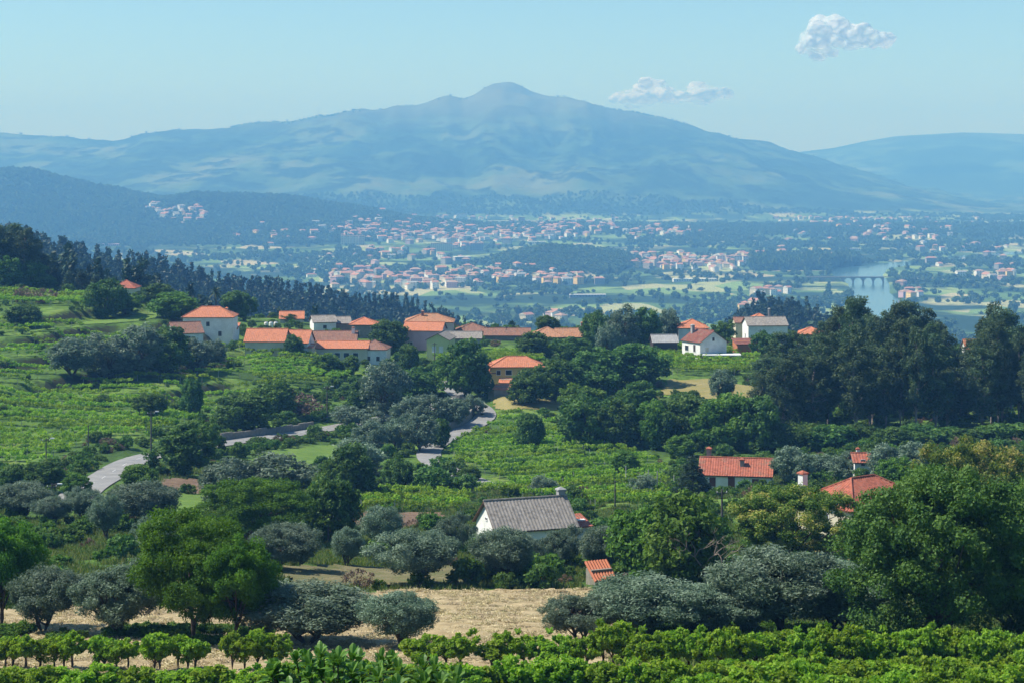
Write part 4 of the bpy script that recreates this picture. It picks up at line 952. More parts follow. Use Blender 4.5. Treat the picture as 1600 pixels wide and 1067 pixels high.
# village
W_='window'
H_('villa','two-storey white villa with orange hipped roof on the left crest',290,368,530,495,479,9,0,'hip',TORG,WHITE,wins=[('f',-3,3.4,1.6,1.4,GLASS),('f',0,3.4,.9,1.2,GLASS),('f',3.2,.8,.9,1.3)],chims=[(4.,2,7.6,.7,WHITE)])
H_('villa_annexe','low white annexe with orange roof in front of the villa',316,372,531,514,505,5,0,'mono',TORG,WHITE,wins=[('f',-1.5,.8,.9,1.2),('f',2,.8,.9,1.2)])
H_('gable_house','white gable-fronted house with brown roof below the villa',266,312,540,522,505,9,90-68,'gable',TBRN,WHITE,wins=[('f',0,1,.9,1)])
H_('long_orange_house','long house with new orange roof, left end of the village row',387,449,557,533,514,8.5,-3,'gable',TORG,CREAM,wins=[('f',-3,.8,1,1.2),('f',2,.8,1,1.2)])
H_('orange_house','taller orange-roofed house joined to the long orange house',448,486,558,535,516,8.5,-6,'gable',TORG,WHITE,wins=[('f',-1,.7,1,1.2),('r',0,3,.8,.9)])
H_('porch_house','veranda with low orange roof in front of the village houses',434,490,558,543,537,4,-3,'mono',TORG,CREAM,wins=[('f',-2.4,.5,1,1.3),('f',1.2,.5,1,1.9,DARKSH,'door')])
H_('farm_wing','long wing with faded brown tile roof in the village',484,558,548,532,517,9,0,'gable',TBRN,CREAM,D=511,chims=[(5.4,-1,6.6,.8,WHITE)])
H_('terrace_house','house with wide flat-pitched orange roof and glazed veranda',497,577,566,544,533,8,-2,'gable',TORG,CREAM,wins=[('f',-3.5,1.2,1.4,1.2,GLASS),('f',-1.2,1.2,1.4,1.2,GLASS),('f',1.2,1.2,1.4,1.2,GLASS),('f',3.6,1.2,1.4,1.2,GLASS)])
H_('brown_hip_house','white-walled house with brown hipped roof at the end of the row',564,607,566,545,531,8,-5,'hip',TBRN,WHITE,wins=[('f',-1,1,.9,1.2),('f',1.5,1,.9,1.2)],D=500)
H_('pale_gable_house','pale house with grey roof and white-edged gable behind the row',487,522,520,503,493,8,14,'gable',TGRY,WHITE,wins=[('f',0,1.2,1,1)],D=548)
H_('dark_roof_house','house with dark grey roof beside the pale gable house',514,546,520,505,495,8,10,'gable',TGRY,STONEW,D=552)
H_('orange_hip_house','brownish-walled house with orange hipped roof behind the round tree',548,590,523,507,496,8,0,'hip',TORG,STONEW,D=545,wins=[('f',-1.5,1,.9,1.1)])
H_('hidden_red_house','red-roofed house half hidden by trees at the back of the village',438,474,515,502,491,8,6,'gable',TORG,CREAM,D=562)
H_('pink_back_house','pinkish two-storey house with large tan hipped roof',634,709,522,503,490,10,0,'hip',TTAN,plain('pale_pink_render',(.62,.50,.46),.85,.1,.6),D=540,wins=[('f',4.6,1.2,.9,1.2)],chims=[(-2,-1.2,8.,.7,TBRN)])
H_('pink_house','pink house with orange roof in front of the tan-roofed house',634,694,533,516,503,8,-8,'gable',TORG,PINK,D=522,wins=[('f',-3.4,1,1.4,1.2),('f',2,.6,1.1,1.9,DARKSH,'door')],chims=[(1.5,-1,6,.6,CREAM)])
x,y,z=at(688,562)
house('yellow_green_house','yellow-green gable-fronted house with white garage doors',x,y+5,10,5.9,5.3,1.5,90-8,'gable',TGRY,LIME,wins=[('l',-1,1.9,.9,1.5,WHITE,'door'),('l',.9,1.9,.9,1.5,WHITE,'door')],z=z)
H_('grey_shed','long low shed with grey roof right of the yellow-green house',700,752,540,528,518,7,0,'gable',TGRY,GREY,D=515)
H_('brown_hip_cottage','cottage with brown hipped roof in the middle of the crest',713,762,528,517,505,9,0,'hip',TBRN,CREAM,D=545)
H_('long_brown_barn','long low barn with old brown tiles along the crest',758,828,533,524,513,8,-2,'gable',TBRN,STONEW,D=542)
H_('brown_roof_house','brown-roofed farmhouse with chimney above the dark trees',828,882,541,526,511,10,-4,'hip',TTAN,STONEW,D=528)
H_('brown_roof_annexe','small brown-roofed annexe with stone chimney right of the farmhouse',868,908,541,526,513,8,4,'gable',TTAN,STONEW,D=530,chims=[(4.,0,6.,.9,TBRN)])
H_('yellow_house','yellow two-storey house with broad orange hipped roof by the road',765,848,604,573,557,8.5,3,'hip',TORG,YEL,wins=[('f',-2,2.7,1.4,1.1,GLASS),('f',2.4,2.2,1.,1.7,CREAM,'door'),('f',-4.4,2.7,.9,1.)])
H_('yellow_house_wing','white wing with small orange roof on the left of the yellow house',757,773,606,581,568,5,0,'gable',TORG,WHITE,wins=[('f',0,1.6,1.4,1.2,GLASS)])
H_('garden_annexe','small annexe with orange roof in the yellow house garden',782,799,608,598,588,3.5,-4,'mono',TORG,CREAM)
H_('garden_shed','low shed with orange roof beside the dry verge',774,796,618,614,607,3,-12,'mono',TORG,STONEW,cat='shed')
H_('orange_white_house','white bungalow with orange hipped roof on the right crest',1058,1104,530,512,499,9,0,'hip',TORG,WHITE,wins=[('f',0,1,1,1.3),('f',2,1,1,1.3)],D=532)
H_('tin_shed','dark shed with pale corrugated roof left of the white house',1018,1056,542,534,523,6,4,'gable',GREY,DARKSH,D=508,cat='shed')
x,y,z=at(1104,566)
house('balcony_house','white gable house with brown-red roof, balcony and white terrace',x-.2,y+4,8.5,8.2,5.3,2.7,-62,'gable',TDRED,WHITE,wins=[('r',0,5.4,.7,.9,DARKSH),('f',-2,2.6,1.6,1.3,GLASS),('f',1.6,2.6,1.,1.8,DARKSH,'door'),('r',-2,2.6,1,1.2,CREAM)],chims=[(-3.2,-1.5,8.8,.8,GREY)],z=z)
H_('terrace','white flat-roofed terrace beside the balcony house',1098,1156,568,556,None,4,-2,'flat',WHITE,TDRED,cat='outbuilding')
H_('orange_shed','orange-walled shed with brown roof right of the balcony house',1148,1188,549,537,528,7,4,'mono',TDRED,plain('orange_render',(.45,.17,.08),.85,.15,.8),D=508,cat='shed',wins=[('f',1,.3,1.2,1.6,DARKSH,'door')])
H_('grey_white_house','two-storey white house with grey roof on the right crest',1164,1226,530,508,495,9,4,'gable',TGRY,WHITE,wins=[('f',-3,2.2,1.1,1.2),('f',0,2.2,1.1,1.2),('f',3,2.2,1.1,1.2),('l',0,2.,.9,1.2)],D=535)
H_('back_orange_house','orange-roofed house peeping over the grey-roofed white house',1168,1204,520,502,490,9,0,'hip',TORG,CREAM,D=562,chims=[(3.,0,8.4,.6,GREY)])
H_('back_brown_house','brown-roofed wing left behind the grey-roofed white house',1147,1172,520,504,496,8,0,'gable',TBRN,CREAM,D=566)
H_('edge_orange_house','orange-roofed house half hidden at the edge of the eucalyptus stand',1248,1286,530,522,511,9,-10,'hip',TORG,CREAM,D=545)
H_('crest_red_house','house with pointed red hipped roof on the far left crest',180,215,462,450,438,9,0,'hip',TRED,CREAM,D=574)
H_('white_cottage','white-walled cottage seen between the eucalyptus trees',1506,1528,566,545,530,6,0,'gable',TORG,WHITE,D=500)
# white tanks
for k,px in enumerate((416,423.5,431)):
    x,y,z=at(px,512); mb=MB(); mb.tube([(0,0,-.2),(0,0,1.0),(0,0,1.25)],[.6,.6,.45],14); o=mb.build('water_tank',WHITE,None); o.location=(x,y,tz(x,y)+.3); mb=MB(); mb.tube([(0,0,1.25),(0,0,1.4)],[.2,.2],10); mb.build('tank_lid',GREY,o)
    tag(o,['left','middle','right'][k]+' one of the three white water tanks behind the orange roof','tank','white tanks behind the long orange house')
# ------------------------------------------------------------ walls by the roads
def wall_along(k,side,a,b,h,off,name,label,top=.12):
    P,w=ROADS[k]; Zp=ROADZ[k]; n=len(P); i0,i1=int(a*n),int(b*n); T=np.gradient(P,axis=0); T/=np.linalg.norm(T,axis=1)[:,None]; Nn=np.stack([-T[:,1],T[:,0]],1)*side
    mb=MB(); 
    for i in range(i0,i1-1):
        q=[]
        for jx in(i,i+1):
            for o_ in(off,off+.4): c=P[jx]+Nn[jx]*(w+o_); q.append((c[0],c[1],Zp[jx]))
        hh=h*(1+.12*math.sin(i*2.3)); z0=q[0][2]
        A,B,Cc,D=q; lo=[(p[0],p[1],p[2]-.8) for p in q]; hi=[(p[0],p[1],p[2]+hh) for p in q]
        for f in((0,2,6,4),(1,5,7,3),(4,6,7,5),(0,4,5,1),(2,3,7,6)):
            V=lo+hi; mb.poly([V[g] for g in f])
    return mb.build(name,STONEW,None,label=label,cat='wall')
wall_along(1,-1,.24,.58,1.6,.35,'stone_wall','dark granite retaining wall under the olive grove beside the bending road')
wall_along(0,1,.50,.80,1.3,.35,'stone_wall','granite wall along the uphill side of the middle road')
wall_along(1,-1,.0,.12,1.1,.35,'stone_wall','low granite wall beside the upper road near the hanging tree')
# ------------------------------------------------------------ poles
def pole(px,yb,yt,label,kind='utility_pole',mat=None,lamp=False,arm=True,r=.13,D=None):
    x,y,z=onpx(px,D) if D else at(px,yb); z=tz(x,y); H=(to_px(x,y,z)[1]-yt)*y/F
    root=bpy.data.objects.new(kind,None); C.objects.link(root); root.location=(x,y,z); tag(root,label,'lamp post' if lamp else 'pole' if kind!='vine_post' else 'post')
    mb=MB(); mb.tube([(0,0,-.5),(0,0,H)],[r,r*.65],8); mb.build('pole',mat or GREYD,root)
    if arm: mb=MB(); mb.box(-.7,.7,-.06,.06,H-.5,H-.38); a=mb.build('crossarm',mat or GREYD,root); 
    if arm:
        for s in(-.6,0,.6): mb=MB(); mb.tube([(s,0,H-.38),(s,0,H-.2)],.05,6); mb.build('insulator',WHITE,a)
    if lamp:
        mb=MB(); mb.tube([(0,0,H-.3),(.5,-.2,H-.05),(1.0,-.4,H)],.05,6); a=mb.build('lamp_arm',mat or GREYD,root); mb=MB(); mb.box(.85,1.5,-.58,-.26,H-.08,H+.1); mb.build('lamp_head',WHITE,root)
GREYD=plain('dark_pole',(.10,.09,.08),.85,.3,2); PALEP=plain('pale_post',(.38,.38,.36),.85,.2,2)
pole(236,705,642,'dark pole with lamp standing at the bend of the lower road',lamp=True,r=.16)
pole(81,800,755,'street lamp pole among olives near the left edge',lamp=True)
pole(72,735,684,'street lamp pole on the vine bank above the lower road',lamp=True)
pole(511,660,603,'lamp pole on the grassy bank above the middle road',lamp=True,r=.16)
pole(513,850,802,'dark pole with crossarm in front of the rounded dark evergreen')
pole(138,700,664,'dark thin pole among the vines left of the lower road',arm=False)
pole(365,655,622,'short brown pole beside the dark tree mass',arm=False,mat=WOODD)
pole(1128,826,764,'tall pole in front of the lawn of the red-roofed house',r=.17)
pole(961,796,750,'dark pole at the edge of the vines right of the grey roof',arm=False,r=.12)
pole(679,568,535,'dark pole before the yellow-green house',arm=True,r=.14)
pole(725,530,505,'pole standing behind the grey shed',D=540)
pole(791,533,510,'pole standing behind the long brown barn',D=545)
pole(1188,560,515,'thin pole by the orange shed',D=515)
for px,yb,yt in((978,760,727),(1013,768,733),(1027,776,735),(1053,770,742),(1000,770,740)):
    pole(px,yb,yt,'grey concrete post in the vine terrace, '+{978:'leftmost and tallest',1013:'third from the left',1027:'fourth from the left',1053:'rightmost',1000:'second from the left'}[px],'vine_post',PALEP,arm=False,r=.1)
for px,yb,l in((688,690,'white-topped marker stone at the edge of the bending road'),(655,706,'white marker stone at the lower corner of the olive grove')):
    x,y,z=at(px,yb); z=tz(x,y); mb=MB(); mb.box(-.18,.18,-.12,.12,-.2,.75); mb.tube([(0,-.12,.75),(0,.12,.75)],.18,10); o=mb.build('marker_stone',WHITE,None,label=l,cat='marker stone'); o.location=(x,y,z)
# ------------------------------------------------------------ vines
rng=np.random.default_rng(77)
VN=[]
for i in range(6):
    VN.append(mk_tree('vine',2.05,.92,.80,rng,40,62,.15,.85,.25,leaf=L_VINE,tr=.035,limbs=8,flat=.85,out=.35,sides=6,bark=BARK))
    crn=VN[-1][1]
vp_me=None
mb=MB(); mb.tube([(0,0,-.3),(0,0,1.75)],.05,6); vpo=mb.build('post',PALEP,None); POST=vpo.data; bpy.data.objects.remove(vpo)
def vine(px,D,label,group,s=1.,zs=1.):
    x,y,z=onpx(px,D); i=int(RG.integers(0,6)); r=bpy.data.objects.new('grape_vine',None); C.objects.link(r); r.location=(x,y,z); r.rotation_euler=(0,0,RG.random()*6.28); r.scale=(s,s,zs); tag(r,label,'vine',group)
    link('trunk',VN[i][0],r); link('foliage',VN[i][1],r); return r
L1='young grape vine with bushy head on a bare trunk at the hayfield edge'; G1='vines in a row along the near edge of the hayfield'
for px in (8,20,40,62,84,100,112,152,163,180,200,240,248,276,292,305,362,380,400,420,432): vine(px+RG.random()*3,112+RG.random()*1.2,L1,G1,.8+.3*RG.random(),.9+.25*RG.random())
px=650
while px<1620:
    if not(740<px<760): vine(px,112+RG.random()*1.5-(2 if px>1000 else 0),L1 if px<960 else 'leafy grape vine in the back row right below the olives'  if px<1290 else 'leafy grape vine in the back row below the big dark oak',G1 if px<960 else 'vines in the dense rows at the lower right',.95+.3*RG.random(),(.85 if px<930 else 1.12)+.25*RG.random())
    px+=(20 if px<930 else 13)+7*RG.random()
for D,a,b,st in((96,-20,1640,17),(99,1120,1640,19),(91,1080,1620,19)):
    px=a
    while px<b:
        vine(px,D+RG.random()*1.5,'grape vine in the nearest row along the bottom edge' if px<1080 and D==96 else 'leafy grape vine in the '+{96:'middle row',99:'third row from the bottom',91:'lowest row'}[D]+' at the lower right','vines of the nearest row' if px<1080 and D==96 else 'vines in the dense rows at the lower right',1.0+.35*RG.random(),(.80 if px<440 else .98)+.25*RG.random()); px+=st+9*RG.random()
VPOLY={'left':[(-40,478),(90,484),(170,500),(262,505),(340,545),(430,560),(470,600),(440,640),(330,652),(250,682),(140,690),(60,745),(-40,760)],
 'right':[(735,640),(800,636),(860,660),(900,680),(1000,712),(1050,735),(1050,792),(930,800),(905,788),(745,778),(738,802),(560,802),(556,776),(640,768),(700,742),(672,716),(705,690)],
 'crest':[(636,546),(832,546),(856,572),(752,580),(700,578)],'gardens':[(372,546),(520,566),(560,592),(500,610),(400,600)],'far_right':[(1000,536),(1090,544),(1190,560),(1200,590),(1050,586)],
 'top':[(-40,458),(60,462),(140,466),(140,484),(60,482),(-40,476)]}
RL={'left':'bright green vine row on the left hillside terraces','right':'bright green vine row on the slope right of the olive grove','crest':'vine row on the terrace above the yellow house','gardens':'vine row in the gardens below the village','far_right':'vine row around the white balcony house','top':'vine row on the top meadow at the left'}
NR=0
for reg,d0,d1,sp in(('left',338,500,5.6),('right',262,418,5.2),('crest',462,500,3.2),('gardens',440,500,3.4),('far_right',462,535,3.6),('top',528,560,4.)):
    poly=VPOLY[reg]; D=d0; pxs=[p[0] for p in poly]
    while D<d1:
        X=np.arange((min(pxs)-800)/F*D,(max(pxs)-800)/F*D,.62); Y=D+5*np.sin(X/31.+D/60)+2*np.sin(X/11.); Z=terrain(X,Y); a,b=to_px(X,Y,Z)
        ok=inpoly(a,b,poly)&(road_dist(X,Y)>1.8)&(~infields(X,Y))&(fbm(X/5,Y/5,2,int(D))>.26)
        for (tx,ty,tr_) in TREEPOS: 
            if abs(ty-D)<12: ok&=~(np.hypot(X-tx,Y-ty)<tr_*.5)
        runs=[];s=None;gap=0
        for i,kx in enumerate(ok):
            if kx: 
                if s is None: s=i
                e=i;gap=0
            elif s is not None:
                gap+=1
                if gap>5: runs.append((s,e)); s=None
        if s is not None: runs.append((s,e))
        for s,e in runs:
            if e-s<7: continue
            q=np.arange(s,e)[ok[s:e]]; n=len(q); cen=np.stack([X[q]+rng.normal(size=n)*.12,Y[q]+rng.normal(size=n)*.28,Z[q]+1.45+rng.random(n)*.35-.1],1); rr=np.stack([.62+.2*rng.random(n),.62+.28*rng.random(n),.45+.3*rng.random(n)],1)
            cen[:,2]+=.35*(D>425); rr[:,1]*=(1.75 if D>425 else 1.3); rr[:,2]*=(.7 if D>425 else .9); drop=rng.random(n)<.12; cen[drop,2]-=.75
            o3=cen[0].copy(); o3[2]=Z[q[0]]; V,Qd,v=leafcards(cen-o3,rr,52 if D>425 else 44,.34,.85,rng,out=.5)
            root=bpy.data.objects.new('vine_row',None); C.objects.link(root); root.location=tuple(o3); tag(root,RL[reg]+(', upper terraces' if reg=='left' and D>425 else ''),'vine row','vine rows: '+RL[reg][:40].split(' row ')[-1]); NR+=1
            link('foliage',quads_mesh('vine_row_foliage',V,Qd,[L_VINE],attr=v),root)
            for i in range(s,e,8): p_=link('post',POST,root); p_.location=(X[i]-o3[0],Y[i]-o3[1],Z[i]-o3[2])
        D+=sp*(.9+.2*RG.random())*(1.75 if reg=='left' and D>425 else 1)
print('vine rows',NR)
# ------------------------------------------------------------ undergrowth
def nearmask(X,Y,pad=0.):
    k=(road_dist(X,Y)>1.6+pad)&(~infields(X,Y))
    for hx,hy,hr_ in HOUSEPOS: k&=np.hypot(X-hx,Y-hy)>hr_
    return k
DENSE=[[(-20,700),(150,686),(215,706),(120,765),(-20,800)],[(240,700),(420,655),(470,675),(330,700)],[(455,674),(560,672),(545,706),(400,712)],[(365,600),(470,590),(720,560),(690,640),(560,650),(400,680)],[(1195,640),(1950,640),(1950,700),(1195,700)],[(850,600),(1200,600),(1200,700),(880,705)],[(660,745),(745,740),(745,775),(640,775)],[(1040,700),(1950,690),(1950,760),(1220,790),(1060,800)],[(240,520),(470,545),(440,580),(330,560)],[(600,560),(720,560),(720,640),(600,640)],[(840,510),(1060,520),(1040,560),(850,590)],[(740,650),(880,690),(860,700),(735,690)],[(640,905),(960,895),(1010,935),(860,925),(640,925)],[(960,870),(1400,840),(1950,830),(1950,1000),(1020,1000)]]
def ug(X,Y,px):
    Z=terrain(X,Y); py=HY-F*Z/Y; n=fbm(X/9,Y/9,3,91); d=np.where(n>.58,.9,np.where(n>.5,.25,.05))
    for p in DENSE: d=np.where(inpoly(px,py,p),np.maximum(d,.7),d)
    for r_,p in VPOLY.items(): d=np.where(inpoly(px,py,p),d*.18,d)
    return nearmask(X,Y)&(RG.random(len(X))<d)
X,Y=scat_region(21000,-250,1950,172,615,ug); Z=terrain(X,Y); s=(.35+.75*RG.random(len(X))**1.5)
scatter('undergrowth',np.stack([X,Y,Z-.1],1),np.stack([s,s,s*(.7+.5*RG.random(len(X)))],1),RG.random(len(X))*6.28,FARM['bush']+FARM['bush'][:3]+FARM['thicket'][:1]+[FARM['dry_shrub'][0]],'bushes, brambles and low undergrowth covering the banks and field edges')
V,Qd,v=[],[],[]
def tuft(seed,h=.4,n=46):
    r=np.random.default_rng(seed); p=r.normal(size=(n,3))*[.28,.28,0]; d=r.normal(size=(n,3))*[.35,.35,.0]+[0,0,1]; d/=np.linalg.norm(d,axis=1)[:,None]; hh=h*(.5+r.random(n))[:,None]; w=np.cross(d,r.normal(size=(n,3))); w/=np.linalg.norm(w,axis=1)[:,None]; w*=.035
    V=np.stack([p-w,p+w,p+d*hh*.7+w*.7+d*[1,1,0]*.05,p+d*hh],1).reshape(-1,3); return quads_mesh('tuft',V,np.arange(n*4).reshape(-1,4),[L_GRASS],attr=r.random(n))
TUFT=[tuft(i) for i in range(4)]
X,Y=scat_region(48000,-150,1900,88,330,lambda X,Y,px:(nearmask(X,Y)|((RG.random(len(X))<.05)&(Y<175)))&(fbm(X/5,Y/5,3,95)>.40)); Z=terrain(X,Y); s=.7+.9*RG.random(len(X)); inh=infields(X,Y); s=np.where(inh,s*.45,s)
scatter('grass',np.stack([X,Y,Z],1),np.stack([s,s,s],1),RG.random(len(X))*6.28,TUFT,'tufts of long grass on the field edges')
L_HAY=leaf_mat('loose_straw',(.30,.24,.12),(.46,.38,.22),(.60,.51,.31),.25)
def straw(seed):
    r=np.random.default_rng(seed); n=60; p=r.normal(size=(n,3))*[.45,.25,.03]+[0,0,.05]; d=r.normal(size=(n,3))*[.5,.5,.16]; d/=np.linalg.norm(d,axis=1)[:,None]; w=np.cross(d,[0,0,1.])*.03; L=.16
    return quads_mesh('straw',np.stack([p-d*L-w,p-d*L+w,p+d*L+w+[0,0,.03],p+d*L-w],1).reshape(-1,3),np.arange(n*4).reshape(-1,4),[L_HAY],attr=r.random(n))
X,Y=scat_region(13000,-60,1200,108,176,lambda X,Y,px:inpoly(X,Y,FIELDS[0])&(fbm(X/2.2,Y/.9,3,99)>.50)); Z=terrain(X,Y)+.12; s=.35+.6*RG.random(len(X))**2
scatter('loose_hay',np.stack([X,Y,Z],1),np.stack([s,s,s*1.6],1),RG.normal(size=len(X))*1.2,[straw(i) for i in range(4)],'loose cut straw lying in wisps over the hayfield')
# weeds in the shade under the front trees
X,Y=scat_region(5000,-30,1640,126,136,lambda X,Y,px:(fbm(X/3,Y/3,2,97)>.42)&((px<420)|(px>1000))); Z=terrain(X,Y); s=.18+.25*RG.random(len(X))
scatter('weeds',np.stack([X,Y,Z],1),np.stack([s,s,s],1),RG.random(len(X))*6.28,FARM['bush'],'dark weeds growing in the shade along the feet of the front trees')
# ------------------------------------------------------------ big-leaved tree at the bottom edge
def loquat(px,D,top,wpx,label,seed):
    rng=np.random.default_rng(seed); x,y,z=onpx(px,D); zt=-(top-HY)/F*D; H=zt-z; R=wpx/2*D/F
    TV=[];TQ=[];n=0;LV=[];LQ=[];lv=[];m=0
    def add(P,Rr,s=6):
        nonlocal n
        a,q=tube_np(P,Rr,s);TV.append(a);TQ.append(q+n);n+=len(a)
    add([(0,0,-.5),(0,0,H*.45)],[.16,.12])
    for k in range(48):
        th=rng.random()*6.28; q=rng.random()**.5; tip=np.array([R*q*cos(th),R*.8*q*sin(th),H-1.0*q*q*R*.35-rng.random()*1.1]); st=np.array([0,0,H*.4+rng.random()*.5]); mid=(st+tip)/2+[0,0,-.25]; u=np.linspace(0,1,5)[:,None]; add((1-u)**2*st+2*u*(1-u)*mid+u**2*tip,np.linspace(.05,.012,5),5)
        ax=tip-mid; ax/=np.linalg.norm(ax); ax=ax*.6+np.array([0,0,.6]); ax/=np.linalg.norm(ax)
        for j in range(12):
            an=j*2.4; el=radians(80-5.5*j+rng.normal()*9); e1=np.cross(ax,[1,0,.1]); e1/=np.linalg.norm(e1); e2=np.cross(ax,e1); out=cos(an)*e1+sin(an)*e2; L=.34*(.6+.6*rng.random()); w=.052*(1+.4*rng.random()); p0=tip-ax*.012*j
            for_d=[]; dr=out*cos(el)+ax*sin(el); side=np.cross(dr,ax if abs(el)<1.2 else out); side/=np.linalg.norm(side)+1e-9; up=np.cross(side,dr)
            for u_,ww in((0,.15),(.3,.8),(.62,1.),(.86,.55),(1,.03)):
                c=p0+dr*L*u_+np.array([0,0,-.35*L*u_*u_]); for_d.append((c-side*w*ww+up*w*ww*.35,c,c+side*w*ww+up*w*ww*.35))
            for a_,b_ in zip(for_d[:-1],for_d[1:]):
                LV+= [a_[0],a_[1],b_[1],b_[0],a_[1],a_[2],b_[2],b_[1]]; LQ+=[(m,m+1,m+2,m+3),(m+4,m+5,m+6,m+7)]; m+=8; 
            lv+=[.3+.5*rng.random()*1+ .12*(j<3)]*8
    root=bpy.data.objects.new('large_leaved_tree',None); C.objects.link(root); root.location=(x,y,z); tag(root,label,'tree')
    link('trunk',quads_mesh('trunk',np.concatenate(TV),np.concatenate(TQ),[BARK],smooth=True),root); link('crown',quads_mesh('crown',np.array(LV),np.array(LQ),[L_LOQ],attr=lv,smooth=True),root)
L_LOQ=leaf_mat('large_glossy_leaves',(.03,.085,.012),(.07,.16,.02),(.15,.26,.05),.35,.42,.3)
loquat(522,34,1003,200,'glossy long-leaved treetop poking up at the bottom centre, left one',1)
loquat(640,33,1035,170,'glossy long-leaved treetop at the bottom centre, lower right one',2)
# ------------------------------------------------------------ valley town
def town_mesh(L,Wd,h,rh,wall,roof,seed):
    mb=MB(); l,w=L/2,Wd/2; mb.box(-l,l,-w,w,-3,h,0); o=.5; hp=min(l*.9,w) if seed%2 else 0; q=[(-l-o,-w-o,h),(l+o,-w-o,h),(l+o,w+o,h),(-l-o,w+o,h)]; a=(-l-o+hp,0,h+rh);b=(l+o-hp,0,h+rh)
    mb.poly([q[0],q[1],b,a],1);mb.poly([q[2],q[3],a,b],1);mb.poly([q[1],q[2],b],1 if hp else 0);mb.poly([q[3],q[0],a],1 if hp else 0)
    for s in np.linspace(-l+1.6,l-1.6,max(2,int(L/3.4))):
        for zz in np.arange(1.2,h-1.3,2.9):
            for sg in(-1,1): mb.box(s-.5,s+.5,sg*w-.06,sg*w+.06,zz,zz+1.3,2)
    me=bpy.data.meshes.new('town_house'); me.from_pydata(mb.v,[],mb.f)
    for m_ in(wall,roof,DARKSH): me.materials.append(m_)
    me.polygons.foreach_set('material_index',mb.m); me.update(); return me
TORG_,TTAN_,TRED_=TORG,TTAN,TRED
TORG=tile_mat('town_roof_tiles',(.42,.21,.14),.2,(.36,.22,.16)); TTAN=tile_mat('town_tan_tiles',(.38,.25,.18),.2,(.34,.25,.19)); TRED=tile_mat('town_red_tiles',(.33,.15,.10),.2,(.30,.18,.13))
TM=[]
for i,(wl,rf) in enumerate([(WHITE,TORG),(WHITE,TTAN),(CREAM,TORG),(WHITE,TRED),(WHITE,TORG),(CREAM,TTAN),(WHITE,GREY),(GREY,TORG),(WHITE,TORG),(YEL,TORG),(CREAM,TORG),(PINK,TTAN)]):
    TM.append(town_mesh(10+3*(i%4),9+1.5*(i%3),[6.5,8.5,11,5,9.5][i%5],2.0+.4*(i%3),wl,rf,i))
CL=[ # cluster: centre px, py, spread x, y, number, description
 (700,368,105,11,190,'the valley town centre'),(560,362,50,10,70,'the left side of the valley town'),(840,362,75,10,120,'the right side of the valley town'),(640,440,110,9,70,'the lower edge of the town behind the pine ridge'),(560,432,50,7,26,'the lower edge of the town behind the pine ridge'),
 (1060,412,52,8,70,'the riverside quarter left of the poplars'),(1130,415,40,8,40,'the riverside quarter left of the poplars'),(1025,366,45,5,36,'the quarter right of the town below the mountain'),(880,440,50,7,24,'the fields below the wooded knoll'),(770,430,40,8,26,'the fields below the wooded knoll'),
 (290,340,32,8,30,'the hamlet under the left foothill'),(260,330,40,8,14,'the hamlet under the left foothill'),(1290,340,60,8,54,'the hamlets at the mountain foot on the right'),(1400,345,80,9,50,'the hamlets at the mountain foot on the right'),(1370,365,120,10,50,'the farmland across the river'),
 (1200,462,26,3,12,'the hamlet in front of the river woods'),(1170,484,14,4,7,'the hamlet under the right crest'),(1430,462,22,8,10,'the right bank near the eucalyptus tops'),(1500,400,80,14,34,'the far right farmland'),(1560,430,50,18,22,'the far right farmland'),(700,330,60,6,22,'the upper edge of the town'),(930,355,50,8,30,'the upper edge of the town'),(430,372,40,10,12,'the fields left of the town'),(620,400,90,10,26,'the slopes below the town'),(1250,405,60,10,16,'the farmland across the river'),(860,500,25,6,6,'the slope just beyond the brown roofs')]
H=[]
for ci,(cx,cyy,sx,sy,n,ds) in enumerate(CL):
    for _ in range(int(n*(.75 if cx>1280 else 1.15))):
        px=cx+RG.normal()*sx*.6; py=cyy+RG.normal()*sy*.75
        if py<318: continue
        x,y,z=at(px,py,dmin=(1500 if ci in(15,16,25) else 2500),dmax=7800); 
        if float(river_mask(np.array([x]),np.array([y]))[0])>.0: continue
        if any(abs(x-a)<11 and abs(y-b)<16 for a,b,*_ in H): continue
        H.append((x,y,z,ds,px,py))
H.sort(key=lambda h:h[1]); print('town houses',len(H))
base_dir=radians(18)
V=[];FF=[];MI=[]; nmat=[WHITE,CREAM,YEL,PINK,GREY,TORG,TTAN,TRED,DARKSH]; ix={m_.name:i for i,m_ in enumerate(nmat)}
rest=0
for i,(x,y,z,ds,px,py) in enumerate(H):
    me=TM[int(RG.integers(0,len(TM)))]; rz=base_dir+RG.normal()*.4+(pi/2 if RG.random()<.35 else 0); s=.95+.4*RG.random(); z=tz(x,y)+.8
    if i<285:
        o=link('town_house',me,None,(x,y,z),rz,'small pale house in '+ds,'house','houses in '+ds); o.scale=(s,s,s)
    else:
        n=len(V); c,s_=cos(rz),sin(rz)
        for v_ in me.vertices: a=v_.co*s; V.append((x+a.x*c-a.y*s_,y+a.x*s_+a.y*c,z+a.z))
        for p_ in me.polygons: FF.append(tuple(n+k for k in p_.vertices)); MI.append(ix[me.materials[p_.material_index].name])
me=bpy.data.meshes.new('distant_town'); me.from_pydata(V,[],FF); [me.materials.append(m_) for m_ in nmat]; me.polygons.foreach_set('material_index',MI); me.update()
link('distant_town',me,kind='stuff',label='mass of far houses filling the valley town')
